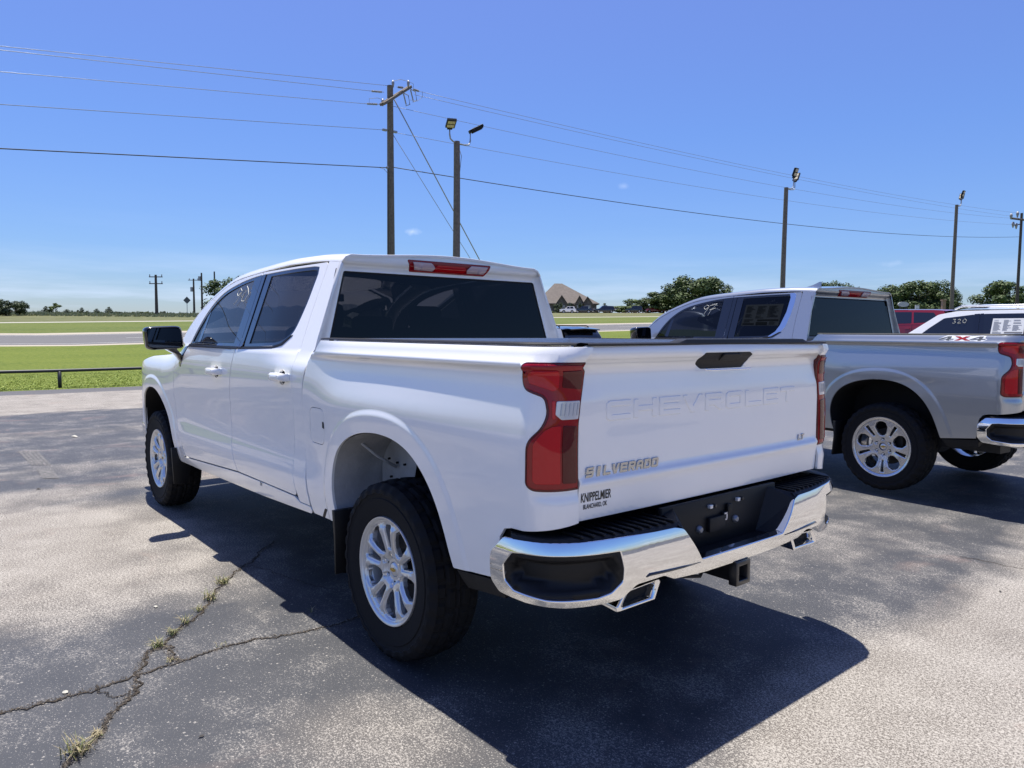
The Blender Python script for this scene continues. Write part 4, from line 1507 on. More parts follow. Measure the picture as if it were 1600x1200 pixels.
# --- the lot: old asphalt, half worn sealcoat over pale aggregate
def lotmat():
    m = bpy.data.materials.new('worn_asphalt')
    m.use_nodes = True
    t = m.node_tree
    b = t.nodes['Principled BSDF']
    b.inputs['Specular IOR Level'].default_value = .35
    tcn = N(t, 'ShaderNodeTexCoord')
    sp = N(t, 'ShaderNodeSeparateXYZ')
    L(t, tcn.outputs['Object'], sp.inputs[0])
    X, Y = sp.outputs['X'], sp.outputs['Y']

    def noise(scale, det=5.0, rough=.6, vec=None, dist=0.0):
        n = N(t, 'ShaderNodeTexNoise', i_Scale=scale, i_Detail=det, i_Roughness=rough, i_Distortion=dist)
        L(t, vec or tcn.outputs['Object'], n.inputs['Vector'])
        return n.outputs['Fac']
    st = N(t, 'ShaderNodeMapping')
    st.inputs['Scale'].default_value = (1, .16, 1)
    L(t, tcn.outputs['Object'], st.inputs[0])
    big = noise(.9, 4.0, .55, st.outputs[0], .4)
    med = noise(2.3, 6.0, .62)
    wob = noise(.55, 3.0)
    # wear masks placed where the lot shows them (1 = coat gone)
    def blob(cx, cy, rx, ry, rot=0.0):
        dx = mth(t, 'SUBTRACT', X, cx)
        dy = mth(t, 'SUBTRACT', Y, cy)
        c_, s_ = math.cos(rot), math.sin(rot)
        u = mth(t, 'ADD', mth(t, 'MULTIPLY', dx, c_/rx), mth(t, 'MULTIPLY', dy, s_/rx))
        v = mth(t, 'ADD', mth(t, 'MULTIPLY', dx, -s_/ry), mth(t, 'MULTIPLY', dy, c_/ry))
        r2 = mth(t, 'ADD', mth(t, 'MULTIPLY', u, u), mth(t, 'MULTIPLY', v, v))
        return mth(t, 'SUBTRACT', 1.0, r2, True)
    def band(x0, x1, soft=.5, arr=None):
        xx = mth(t, 'ADD', arr or X, mth(t, 'MULTIPLY', mth(t, 'SUBTRACT', wob, .5), 1.2))
        a = mth(t, 'MULTIPLY', mth(t, 'SUBTRACT', xx, x0), 1/soft, True)
        c2 = mth(t, 'MULTIPLY', mth(t, 'SUBTRACT', x1, xx), 1/soft, True)
        return mth(t, 'MULTIPLY', a, c2)
    acc = None
    for q in WEAR:
        k = blob(*q[1:6]) if q[0] == 'b' else band(*q[1:4])
        k = mth(t, 'MULTIPLY', k, q[6] if q[0] == 'b' else q[4])
        acc = k if acc is None else mth(t, 'ADD', acc, k)
    w = mth(t, 'ADD', acc, mth(t, 'MULTIPLY', mth(t, 'SUBTRACT', big, .5), 1.5))
    w = mth(t, 'ADD', w, mth(t, 'MULTIPLY', mth(t, 'SUBTRACT', med, .5), 1.1))
    wear = ramp(t, w, [(-.05, 0), (1.1, 1)])
    # grain: aggregate showing through
    g1 = noise(170, 1.5, .7)
    g2 = noise(78, 3.0, .75)
    v1 = N(t, 'ShaderNodeTexVoronoi', i_Scale=120.0)
    L(t, tcn.outputs['Object'], v1.inputs['Vector'])
    gr = mth(t, 'ADD', mth(t, 'MULTIPLY', g1, .6), mth(t, 'MULTIPLY', g2, .4))
    thr = mth(t, 'SUBTRACT', .568, mth(t, 'MULTIPLY', wear, .10))
    thr = mth(t, 'SUBTRACT', thr, mth(t, 'MULTIPLY', mth(t, 'SUBTRACT', med, .5), .22))
    speck = mth(t, 'MULTIPLY', mth(t, 'SUBTRACT', gr, thr), 16.0, True)
    vr = N(t, 'ShaderNodeTexVoronoi', i_Scale=78.0)
    L(t, tcn.outputs['Object'], vr.inputs['Vector'])
    sc_ = N(t, 'ShaderNodeSeparateColor')
    L(t, vr.outputs['Color'], sc_.inputs[0])
    keep = mth(t, 'GREATER_THAN', sc_.outputs[0], mth(t, 'SUBTRACT', .90, mth(t, 'MULTIPLY', wear, .25)))
    spot = mth(t, 'MULTIPLY', mth(t, 'LESS_THAN', vr.outputs['Distance'], mth(t, 'MULTIPLY', sc_.outputs[1], .48)), keep)
    spot = mth(t, 'MULTIPLY', spot, ramp(t, g2, [(.42, 0), (.52, 1)]))
    speck = mth(t, 'MAXIMUM', speck, spot)
    # fine crazing where the coat flakes off in lines
    fl = N(t, 'ShaderNodeTexNoise', i_Scale=9.0, i_Detail=9.0, i_Roughness=.75)
    L(t, tcn.outputs['Object'], fl.inputs['Vector'])
    vein = mth(t, 'SUBTRACT', 1.0, mth(t, 'MULTIPLY', mth(t, 'ABSOLUTE', mth(t, 'SUBTRACT', fl.outputs['Fac'], .5)), 26.0), True)
    vein = mth(t, 'MULTIPLY', vein, ramp(t, med, [(.50, 0), (.60, 1)]))
    vein = mth(t, 'MULTIPLY', vein, ramp(t, g2, [(.45, 0), (.55, 1)]))
    speck = mth(t, 'MAXIMUM', speck, mth(t, 'MULTIPLY', vein, .85))
    coat = mixc(t, ramp(t, med, [(.3, 0), (.7, 1)]), (.040, .042, .047), (.056, .057, .061))
    stone = mixc(t, ramp(t, g2, [(.35, 0), (.65, 1)]), (.26, .24, .21), (.42, .39, .345))
    bare = mixc(t, ramp(t, gr, [(.38, 0), (.60, 1)]), (.085, .076, .067), (.225, .198, .165))
    basec = mixc(t, wear, coat, bare)
    col = mixc(t, mth(t, 'MULTIPLY', speck, mth(t, 'ADD', .72, mth(t, 'MULTIPLY', wear, .1))), basec, stone)
    dk = mth(t, 'MULTIPLY', ramp(t, g1, [(.26, 1), (.36, 0)]), .6)
    col = mixc(t, dk, col, (.05, .047, .045))
    # faint reddish stains
    sn = noise(1.1, 5.0, .6, None, 1.0)
    col = mixc(t, mth(t, 'MULTIPLY', ramp(t, sn, [(.60, 0), (.72, 1)]), .22), col, (.34, .22, .17))
    L(t, col, b.inputs['Base Color'])
    L(t, ramp(t, wear, [(0, .62), (1, .88)]), b.inputs['Roughness'])
    bp = N(t, 'ShaderNodeBump', i_Strength=.55, i_Distance=.004)
    L(t, gr, bp.inputs['Height'])
    L(t, bp.outputs[0], b.inputs['Normal'])
    return m


WEAR = [('n', 12.3, 17.0, .3, 1.05), ('n', 4.4, 5.3, .3, .55), ('b', 2.9, 1.9, 1.9, 1.6, .0, 1.2), ('b', 4.2, 3.6, 1.6, 2.0, .0, .9),
        ('n', -9.0, -1.15, .35, 1.25), ('b', 1.15, 1.1, .5, .5, .0, .30), ('b', -.45, 1.35, .5, .3, .3, .45), ('b', -.5, -2.4, .8, 1.2, .0, .22),
        ('b', 6.5, -8.5, 3, 3, .0, .8), ('b', 2, 9, 5, 4, 0, .6), ('b', .9, -4.0, .6, .5, .0, .35)]
M_LOT = lotmat()
strip('parking_lot', -60, 16.9, M_LOT, xs=range(-10, 17, 3))
M_SEAL = earth('fresh_asphalt_strip', (.085, .085, .092), (.10, .10, .105), (.135, .13, .13), (.8, 25), bump=.2, stretch=(1, .1, 1))
strip('asphalt_edge', 16.9, 18.2, M_SEAL)
strip('lawn', 18.2, 43.9, M_LAWN, xs=(19.5, 24, 30, 36))
strip('near_shoulder', 43.9, 45.2, M_SHOUL)
strip('highway', 45.2, 56.2, M_ROAD)
strip('far_shoulder', 56.2, 59, M_SHOUL)
strip('median_grass', 59, 80.3, M_LAWN2)
strip('far_carriageway', 80.3, 82.8, M_ROAD2)
strip('pasture', 82.8, 2600, M_PAST, xs=(95, 110, 130, 170, 250, 400, 900))
strip('field_behind', -400, -60, M_PAST)
# road paint, 4 mm up
M_PAINTW = mat('road_paint', (.62, .61, .58), .7, var=(2, .25))
for i, (x, w) in enumerate(((46.1, .14), (55.3, .16))):
    X0 = [(x, x+w)]
    rows = [[(x+d, y, ground_z(x+d, y)+.006) for d in (0, w)] for y in YL if -700 <= y <= 400]
    tag(MB().grid(rows).build('edge_line', M_PAINTW), kind='structure')
dm = MB()
for k in range(-30, 8):
    y0 = k*12.0
    dm.add([(50.6, y0, ground_z(50.6, y0)+.012), (50.75, y0, ground_z(50.75, y0)+.012), (50.75, y0+3, ground_z(50.75, y0+3)+.012), (50.6, y0+3, ground_z(50.6, y0+3)+.012)], [(0, 1, 2, 3)])
tag(dm.build('lane_dashes', M_PAINTW), kind='structure')


def gpt(u, v, z=0.0):
    d = _F*FPX+_R2*(u-800)-_U2*(v-600)
    t = (z-CAM[2])/d[2]
    return CAM+d*t


def upt(u, Z):
    """ground point seen at column u, at depth Z from the camera"""
    a = YAW-math.atan((u-800)/FPX)
    dist = Z/math.cos(math.atan((u-800)/FPX))
    x, y = CAM[0]+dist*math.cos(a), CAM[1]+dist*math.sin(a)
    return x, y, ground_z(x, y)


# cracks in the lot: shallow dirt filled furrows
M_CRACK = earth('crack_dirt', (.030, .026, .022), (.055, .046, .036), (.13, .105, .08), (8, 60), bump=1)


def crack(px, w0, name='pavement_crack', seed=1):
    r = random.Random(seed)
    P = [gpt(*p)[:2] for p in px]
    P = spl(P, 18)
    jw = ww = 0.0
    # add jitter
    V = []
    n = len(P)
    ph = [r.uniform(0, 6) for _ in range(6)]
    pts = []
    for i, p in enumerate(P):
        a = np.array(P[max(0, i-1)])
        b_ = np.array(P[min(n-1, i+1)])
        t_ = (b_-a)/max(1e-6, np.linalg.norm(b_-a))
        nn = np.array([-t_[1], t_[0]])
        jw = (jw if i else 0.0)*.82+r.gauss(0, .0055)
        j = jw+.004*math.sin(i*.6+ph[0])
        c = np.array(p)+nn*j
        ww = (ww if i else .7)*.7+.3*r.uniform(.2, 1.3)
        w = w0*ww*min(1, (n-1-i)/6+.15)
        pts.append((c+nn*w, c+nn*w*.35, c-nn*w*.35, c-nn*w))
    V = [[(q[0], q[1], ground_z(q[0], q[1])+(.004 if k in (0, 3) else .0055)) for k, q in enumerate(row)] for row in pts]
    o = MB().grid(V).build(name, M_CRACK)
    tag(o, kind='structure')
    return pts


CR1 = [(-30, 1122), (60, 1100), (130, 1082), (215, 1055), (280, 1035), (350, 1012), (420, 996), (500, 983), (560, 965), (640, 945)]
CR2 = [(100, 1200), (125, 1178), (158, 1150), (168, 1125), (190, 1100), (210, 1078), (213, 1055), (228, 1025), (250, 1010), (280, 985), (312, 960), (335, 930), (352, 908), (378, 888), (400, 870), (428, 846)]
CR3 = [(245, 1015), (262, 1012), (268, 1028), (285, 1033)]
CR4 = [(150, 1072), (165, 1085), (190, 1087), (210, 1080)]
crack(CR1, .0065, seed=3)
crack(CR2, .008, seed=5)
crack(CR3, .006, seed=8)
crack(CR4, .005, seed=9)
crack([(375, 885), (420, 892), (470, 910), (520, 925)], .002, seed=12)
crack([(1500, 870), (1540, 878), (1600, 890), (1660, 900)], .003, seed=14)

mb = MB()
r = random.Random(77)
for line in (CR1, CR2, CR3):
    P = spl([gpt(*p)[:2] for p in line], 30)
    for q in P:
        for _ in range(3):
            x, y = q[0]+r.gauss(0, .010), q[1]+r.gauss(0, .010)
            e = r.uniform(.0015, .005)
            a = r.uniform(0, 6)
            V = [(x+e*math.cos(a+k*2.1), y+e*math.sin(a+k*2.1), .004) for k in range(3)]+[(x, y, .004+e*r.uniform(.5, 1.1))]
            mb.add(V, [(0, 1, 3), (1, 2, 3), (2, 0, 3)])
def crumbmat():
    return leafmat('crumbs', (.04, .035, .03), (.26, .22, .17))
CRUMBS = mb

# weeds in the cracks: every tuft a plant of its own
M_BLADE = mat('grass_blade', (.13, .17, .05), .7, var=(30, .3, (.22, .20, .08)))
M_DRY = mat('dry_blade', (.36, .30, .17), .8, var=(30, .3))


def tuft(u, v, n, h, spread, label, dry=.4, seed=0):
    r = random.Random(seed)
    p = gpt(u, v)
    root = thing('weed_tuft', label, 'weed', (p[0], p[1], .004), 0, 'weeds growing in the pavement cracks')
    for kind, m_, cnt in (('green_blades', M_BLADE, int(n*.5*(1-dry))), ('dry_blades', M_DRY, int(n*.5*dry))):
        mb = MB()
        for k in range(cnt):
            a = r.uniform(0, 6.28)
            l = 1.1*h*r.uniform(.4, 1.1)
            lean = r.uniform(.4, 1.55)
            bx, by = r.gauss(0, spread*.35), r.gauss(0, spread*.35)
            w = r.uniform(.0012, .0026)
            px, py = -math.sin(a)*w, math.cos(a)*w
            V = []
            for s_, t_ in ((0, 0), (.5, .5), (1, 1)):
                d = l*math.sin(lean*t_)*t_
                z = l*math.cos(lean*t_*.9)*t_
                k_ = (1, .8, .1)[int(t_*2)]
                V += [(bx+math.cos(a)*d+px*k_, by+math.sin(a)*d+py*k_, z), (bx+math.cos(a)*d-px*k_, by+math.sin(a)*d-py*k_, z)]
            mb.add(V, [(0, 1, 3, 2), (2, 3, 5, 4)])
        o = mb.build(kind, m_, root)
        o['kind'] = 'stuff'
    return root


for i, (u, v, n, h, s_, dr, lb) in enumerate([
        (122, 1178, 170, .07, .06, .6, 'wide half dry weed tuft nearest the camera, at the near end of the crack'),
        (152, 1150, 90, .025, .03, .95, 'brown matted dead weed clump just beyond the nearest tuft'),
        (246, 1012, 130, .05, .035, .35, 'green weed clump where the short side crack branches off'),
        (268, 993, 90, .045, .035, .35, 'low green weed tuft just up the crack from the side branch'),
        (290, 975, 60, .06, .03, .4, 'thin upright weed tuft midway along the long crack'),
        (311, 955, 70, .035, .03, .45, 'small yellowish weed tuft above the midway one'),
        (328, 938, 110, .06, .04, .5, 'tall pale weed tuft in the upper half of the crack'),
        (348, 912, 130, .055, .045, .35, 'bushy green weed tuft nearest to the truck shadow'),
        (268, 1034, 50, .02, .03, .7, 'sparse brown weed bits in the short side crack'),
        (345, 1010, 26, .02, .05, .5, 'few short blades on the crack that runs towards the rear wheel'),
        (488, 958, 14, .05, .02, .6, 'single wispy weed at the edge of the truck shadow')]):
    tuft(u, v, n, h, s_, lb, dr, 40+i)
# loose stones / leaves
for i, (u, v, sz, lb) in enumerate([(1563, 925, .012, 'small dark stone lying on the lot at right'), (314, 1152, .014, 'dark leaf fragment on the asphalt at lower left'), (243, 949, .016, 'pale leaf on the sunlit lot left of the crack'),
                                    (102, 1083, .018, 'whitish pebble beside the long crack'), (60, 765, .03, 'dark twig on the lot left of the front wheel'), (117, 683, .06, 'pale flattened litter scrap on the dark asphalt band')]):
    p = gpt(u, v)
    r = random.Random(i)
    mb = MB()
    V = [(r.uniform(.7, 1.1)*sz*math.cos(a), r.uniform(.3, .7)*sz*math.sin(a), r.uniform(0, .2)*sz) for a in np.linspace(0, 6.28, 8)[:-1]]
    mb.add(V+[(0, 0, sz*.45)], [(k, (k+1) % 7, 7) for k in range(7)]+[tuple(reversed(range(7)))])
    o = mb.build('pebble' if 'stone' in lb or 'pebble' in lb else 'litter', mat('pale_bit', (.45, .43, .36), .8) if 'pale' in lb or 'whit' in lb else mat('dark_bit', (.05, .045, .04), .8))
    o.location = (p[0], p[1], .004)
    o.rotation_euler = (0, 0, r.uniform(0, 3))
    tag(o, lb, 'debris')
# scrubbed tyre marks on the dark band
M_SCUFF = mat('scuffed_asphalt', (.17, .16, .15), .9, var=(25, .7, (.07, .07, .07)))
mb = MB()
for k in range(5):
    for (a, b_) in (((30+k*6.5, 705), (52+k*6.5, 727)), ((60+k*5, 734), (70+k*5, 748))):
        p0, p1 = gpt(*a), gpt(*b_)
        d = (p1-p0)[:2]
        nn = np.array([-d[1], d[0]])/np.linalg.norm(d)*.014
        mb.add([(p0[0]+nn[0], p0[1]+nn[1], .004), (p0[0]-nn[0], p0[1]-nn[1], .004), (p1[0]-nn[0], p1[1]-nn[1], .004), (p1[0]+nn[0], p1[1]+nn[1], .004)], [(0, 1, 2, 3)])
tag(mb.build('scuff_marks', M_SCUFF), kind='structure')

# ================================================================== pipe rail along the lot
M_PIPE = mat('dark_pipe_paint', (.018, .022, .022), .5)
rail = thing('pipe_rail', 'low dark pipe rail on short posts between the lot and the lawn', 'railing', (18.65, 0, 0))
ys = list(np.arange(24, -90, -6.1)-1.0+.9)
mb = MB()
mb.tube([(0, y, .43+ground_z(18.65, y)) for y in [26]+list(ys)+[-88]], .042, 10)
mb.build('top_pipe', M_PIPE, rail, smooth=True)
pm = None
for y in ys:
    if pm is None:
        pm = MB().tube([(0, 0, -.05), (0, 0, .42)], .045, 10).build('post', M_PIPE, rail, smooth=True)
        o = pm
    else:
        o = link(pm.copy(), rail)
    o.location = (0, y, ground_z(18.65, y))

# ================================================================== light poles and power lines
M_WOOD = mat('weathered_pole_wood', (.215, .175, .135), .9, bump=(30, .6), bdist=.01, var=(9, .35))
M_CREO = mat('dark_pole_wood', (.105, .085, .07), .9, bump=(30, .6), bdist=.01, var=(9, .35))
M_GALV = mat('galvanised_steel', (.35, .36, .37), .5, .6)
M_WIRE = mat('line_wire', (.22, .23, .25), .5, .3)
M_WIREL = mat('bright_line_wire', (.42, .43, .45), .35, .7)
M_INSUL = mat('insulator', (.30, .30, .31), .35)
M_LED = mat('led_panel', (.55, .48, .34), .35, 0, .5)


def pole_mesh(h, r0, r1, m, parent, seed=0, wav=.02):
    r = random.Random(seed)
    ph = [r.uniform(0, 6) for _ in range(4)]
    pts = []
    n = 14
    for i in range(n+1):
        t = i/n
        pts.append((wav*math.sin(3*t+ph[0])*t, wav*math.sin(4*t+ph[1])*t, h*t))
    return MB().tube(pts, [r0+(r1-r0)*i/n for i in range(n+1)], 12).build('pole', m, parent, angle=60), pts[-1]


def light_pole(u, vtop, x, label, rot, heads):
    a = YAW-math.atan((u-800)/FPX)
    dist = (x-CAM[0])/math.cos(a)
    y = CAM[1]+dist*math.sin(a)
    # height from the picture row of the pole top
    gz = ground_z(x, y)
    d = _F*FPX+_R2*(u-800)-_U2*(vtop-600)
    t = (x-CAM[0])/d[0]
    ht = CAM[2]+d[2]*t-gz
    y = CAM[1]+d[1]*t
    root = thing('light_pole', label, 'light pole', (x, y, gz-.2), 0, 'wooden flood light poles along the lot edge')
    _, tp = pole_mesh(ht+.2, .165, .12, M_WOOD, root, int(u))
    tp = Vector(tp)
    for (dx, dy, dz, yaw, tilt) in heads:
        fl = bpy.data.objects.new('flood_light', None)
        link(fl, root)
        fl.location = tp
        e = Vector((dx, dy, dz))
        MB().tube([(0, 0, -.06), (e.x*.5, e.y*.5, -.05), (e.x*.9, e.y*.9, .02), (e.x, e.y, .18), tuple(e)], .03, 8).build('bracket', M_GALV, fl, smooth=True)
        R_ = Matrix.Rotation(yaw, 3, 'Z') @ Matrix.Rotation(tilt, 3, 'Y')
        hb_ = MB()
        hb_.box(tuple(e+R_ @ Vector((.0, 0, .30))), (.09, .36, .52), R_)
        hb_.box(tuple(e+R_ @ Vector((.0, 0, .02))), (.11, .20, .14), R_)
        for q in range(6):
            hb_.box(tuple(e+R_ @ Vector((.06, -.15+.06*q, .30))), (.05, .012, .46), R_)
        hb_.build('lamp_housing', M_BLACKP, fl, bevel=.01, seg=1)
        MB().box(tuple(e+R_ @ Vector((-.052, 0, .19))), (.012, .28, .17), R_).build('led_panel', M_LED, fl)
        MB().box(tuple(e+R_ @ Vector((-.052, 0, .42))), (.012, .28, .17), R_).build('led_panel', M_LED, fl)
    MB().tube([(tp.x+.1, tp.y-.12, tp.z-.05), (tp.x+.10, tp.y-.30, tp.z-.5), (tp.x+.04, tp.y-.20, tp.z-.9), (tp.x, tp.y-.13, tp.z-1.3)], .012, 5).build('cable', M_WIRE, root, smooth=True)
    return root


light_pole(713, 221, 21.0, 'nearest wooden flood light pole with two wide spread lamp heads, beside the tall utility pole', 0,
           [(-.12, .42, .42, math.radians(-25), math.radians(-72)), (.20, -.80, .55, math.radians(-115), math.radians(62))])
light_pole(1228, 293, 21.0, 'wooden flood light pole standing behind the cab of the silver pickup', 0,
           [(-.15, -.55, .65, math.radians(0), math.radians(-20)), (.1, -1.15, .55, math.radians(-90), math.radians(28))])
light_pole(1494.5, 320, 21.0, 'farthest wooden flood light pole, above the white sport utility vehicle', 0,
           [(-.15, -.55, .65, math.radians(0), math.radians(-20)), (.1, -1.15, .60, math.radians(-90), math.radians(28))])


def at_px(u, v, x=None, Z=None):
    """3d point seen at (u,v) on the plane x=const, or at depth Z"""
    d = _F*FPX+_R2*(u-800)-_U2*(v-600)
    if x is not None:
        return CAM+d*((x-CAM[0])/d[0])
    return CAM+d*(Z/FPX)


# the big utility pole with its angled crossarm
UP = at_px(609.5, 134, x=27.0)
gz = ground_z(27, UP[1])
root = thing('utility_pole', 'tall wooden utility pole with slanted crossarm and guy wires, beside the near flood light pole', 'utility pole', (27.0, UP[1], gz-.3))
H0 = UP[2]-gz+.3
pole_mesh(H0, .20, .135, M_WOOD, root, 3, .0)
lp = lambda u, v, x=27.0: Vector(tuple(at_px(u, v, x=x)))-Vector((27.0, UP[1], gz-.3))
a0, a1 = lp(597, 163, 26.6), lp(640, 136, 27.4)
arm = MB()
dirv = (a1-a0)
for s_ in (-.11, .11):
    offv = Vector((s_, 0, 0))
    q = dirv.to_track_quat('X', 'Z').to_matrix()
    arm.box(tuple((a0+a1)/2+Vector((s_*1.0, s_*.2, 0))), (dirv.length, .09, .12), q)
arm.build('crossarm', M_WOOD, root, bevel=.01, seg=1)
att = []
for (u0, v0, u1, v1) in ((577, 142, 600, 144), (570, 162, 593, 163), (620, 136, 631, 137), (645, 139, 656, 143)):
    p, q = lp(u0, v0), lp(u1, v1)
    ins = MB()
    k = 7
    pts, rr = [], []
    for i in range(k*2+1):
        t = .15+.7*i/(k*2)
        pts.append(tuple(p.lerp(q, t)))
        rr.append(.055 if i % 2 else .025)
    ins.tube(pts, rr, 8)
    ins.tube([tuple(p), tuple(q)], .014, 6)
    ins.build('strain_insulator', M_INSUL, root, angle=50)
for (u, v) in ((598, 158), (638, 129), (614, 129)):
    p = lp(u, v)
    MB().tube([(p.x, p.y, p.z-.22), (p.x, p.y, p.z-.08), (p.x, p.y, p.z), (p.x, p.y, p.z+.1)], [.03, .06, .07, .03], 10).build('pin_insulator', M_INSUL, root, smooth=True)
for (u, v) in ((634, 155), (645, 149)):
    p = lp(u, v, 27.3)
    f = MB()
    f.tube([tuple(p+Vector((0, .12, .22))), tuple(p+Vector((0, -.02, -.24)))], .03, 8)
    f.tube([tuple(p+Vector((0, .12, .26))), tuple(p+Vector((0, -.14, .20))), tuple(p+Vector((0, -.22, -.2))), tuple(p+Vector((0, 0, -.30)))], .022, 6)
    f.build('fuse_cutout', M_GALV, root, angle=50)
MB().tube([tuple(lp(614, 127)), tuple(lp(625, 124)), tuple(lp(638, 127)), tuple(lp(646, 131)), tuple(lp(646, 142))], .010, 5).build('jumper_wire', M_WIRE, root)
MB().tube([tuple(lp(640, 156)), tuple(lp(652, 158)), tuple(lp(660, 152)), tuple(lp(660, 143))], .010, 5).build('jumper_wire', M_WIRE, root)
MB().tube([tuple(lp(577, 162)), tuple(lp(577, 154)), tuple(lp(590, 153)), tuple(lp(604, 158))], .010, 5).build('jumper_wire', M_WIRE, root)
for (u, v) in ((601, 203), (617, 206), (607, 262)):
    p = lp(u, v)
    MB().box(tuple(p), (.12, .22, .10)).build('wire_clamp', M_GALV, root, bevel=.02)
MB().tube([tuple(lp(606.5, 265, 26.8)), tuple(lp(606.5, 400, 26.8))], .03, 6).build('conduit', M_CREO, root)
MB().tube([tuple(lp(590, 261)), tuple(lp(600, 264)), tuple(lp(607, 272, 26.8))], .012, 5).build('drop_cable', M_WIRE, root, smooth=True)


def wire(name, label, A, B, sag, r, m=M_WIRE, n=40, group='overhead wires of the power line'):
    A = Vector(tuple(A))
    B = Vector(tuple(B))
    pts = []
    for i in range(n+1):
        t = i/n
        p = A.lerp(B, t)
        p.z -= 4*sag*t*(1-t)
        pts.append(tuple(p))
    o = MB().tube(pts, r, 5).build(name, m, smooth=True)
    tag(o, label, 'wire', group)
    return o


# right span: to the far pole at the right edge
PR = upt(1596.5, 100)
PRb = at_px(1596.5, 333, x=27.0)
gzr = ground_z(27, PRb[1])
root2 = thing('utility_pole', 'utility pole with crossarms cut by the right edge of the view', 'utility pole', (27.0, PRb[1], gzr-.3))
pole_mesh(PRb[2]-gzr+.3, .20, .14, M_CREO, root2, 4, .0)
lr = lambda u, v: Vector(tuple(at_px(u, v, x=27.0)))-Vector((27.0, PRb[1], gzr-.3))
for v0, v1 in ((341, 345), ):
    MB().tube([tuple(lr(1580, v0)), tuple(lr(1611, v1))], .13, 6).build('crossarm', M_CREO, root2)
for (u, v) in ((1580, 337), (1590, 334), (1604, 340), (1583, 350), (1588, 352)):
    p = lr(u, v)
    MB().tube([tuple(p-Vector((0, 0, .45))), tuple(p), tuple(p+Vector((0, 0, .25)))], [.05, .18, .1], 8).build('insulator', M_INSUL, root2, smooth=True)
MB().tube([tuple(lr(1583, 352)), tuple(lr(1596, 350))], .07, 6).build('side_bracket', M_CREO, root2)
rb = [(656, 143, 1592, 333, 'top wire of the right hand span of the power line'), (648, 148, 1582, 338, 'second wire from the top of the right hand span'), (614, 166, 1580, 341, 'third wire of the right hand span, attached below the crossarm'),
      (611, 206, 1583, 351, 'thin lower wire of the right hand span')]
mids = [(1230, 272), (1230, 277), (1215, 291), (1215, 311)]


def sag_for(A, B, mu, mv):
    """sag that brings the wire through the picture point"""
    lo, hi = -2.0, 14.0
    A = np.array(A)
    B = np.array(B)
    for _ in range(40):
        s_ = (lo+hi)/2
        best = None
        for i in range(201):
            t = i/200
            p = A+(B-A)*t
            p = p-np.array([0, 0, 4*s_*t*(1-t)])
            d = p-CAM
            z = d @ _F
            if z < .5:
                continue
            uu = 800+FPX*(d @ _R2)/z
            vv = 600-FPX*(d @ _U2)/z
            if best is None or abs(uu-mu) < best[0]:
                best = (abs(uu-mu), vv)
        if best[1] < mv:
            lo = s_
        else:
            hi = s_
    return (lo+hi)/2


for (u0, v0, u1, v1, lb), (mu, mv) in zip(rb, mids):
    A, B = at_px(u0, v0, x=27), at_px(u1, v1, x=27)
    wire('power_wire', lb, A, B, sag_for(A, B, mu, mv), .010)
A, B = at_px(612, 261, x=27), at_px(1594, 370, x=27)
wire('telephone_cable', 'thick dark telephone cable, lowest line of the right hand span', A, B, sag_for(A, B, 1230, 350), .021, mat('dark_cable', (.03, .032, .036), .6))
# left spans run to a pole outside the view
lw = [(608, 134, 0, 72, 300, 105, 'topmost wire of the left hand span of the power line'), (578, 142, 0, 78, 300, 110, 'second wire from the top of the left hand span'), (570, 162, 0, 112, 300, 137, 'third wire of the left hand span'),
      (601, 203, 0, 163, 300, 184, 'fourth thin wire of the left hand span'), (604, 262, 0, 232, 300, 243, 'lowest dark cable of the left hand span')]
for i, (u0, v0, u1, v1, mu, mv, lb) in enumerate(lw):
    A = at_px(u0, v0, x=27)
    B0 = at_px(u1, v1, x=25.0)
    # carry on past the frame edge at the same slope
    B = A+(B0-A)*1.6
    wire('power_wire' if i < 4 else 'telephone_cable', lb, A, B, sag_for(A, B, 0, v1), .011 if i < 4 else .020, M_WIREL if i in (0, 1, 2) else (M_WIRE if i == 3 else MATS['dark_cable']))
A = at_px(613, 150, x=27)
Bg = upt(790, 45)
g1 = at_px(752, 411, Z=38)
wire('guy_wire', 'thick striped guy wire slanting down right from the crossarm of the tall utility pole', A, A+(g1-A)*1.35, 0, .028, M_GALV, 4, 'guy wires of the tall utility pole')
A = at_px(612, 207, x=27)
g2 = at_px(738, 409, Z=37)
wire('guy_wire', 'thin lower guy wire slanting down right from the tall utility pole', A, A+(g2-A)*1.35, 0, .014, M_GALV, 4, 'guy wires of the tall utility pole')

# small distant poles at left
for i, (u, vt, Z, arms, h_, lb) in enumerate([(246.5, 430, 105, 2, 0, 'distant utility pole with two crossarms at left, above the low cedars'), (305, 436, 150, 1, 0, 'distant utility pole with one crossarm, left of the dark oak'),
                                              (317.5, 427, 150, 0, 1, 'distant utility pole carrying a transformer, close to the dark oak'), (337.5, 425, 165, 0, 0, 'distant plain pole standing in front of the dark oak')]):
    x, y, z = upt(u, Z)
    p = at_px(u, vt, Z=Z)
    r_ = thing('distant_pole', lb, 'utility pole', (x, y, z-.3), YAW)
    hh = p[2]-z+.3
    MB().tube([(0, 0, 0), (0, 0, hh)], [.24, .16], 8).build('pole', M_CREO, r_, angle=60)
    for k in range(arms):
        MB().box((0, 0, hh-.3-.95*k), (.12, 1.9 if i == 0 else 2.2, .12)).build('crossarm', M_CREO, r_)
        for q in (-.85, .85):
            MB().tube([(0, q, hh-.25-.95*k), (0, q, hh+.05-.95*k)], .07, 6).build('insulator', M_INSUL, r_)
    if h_ or i in (1,):
        MB().revolve([(.0001, 0), (.28, 0), (.28, .9), (.0001, .95)], 12, 'z', (0, .4, hh-(1.6 if h_ else 2.6))).build('transformer', M_GALV, r_, angle=40)
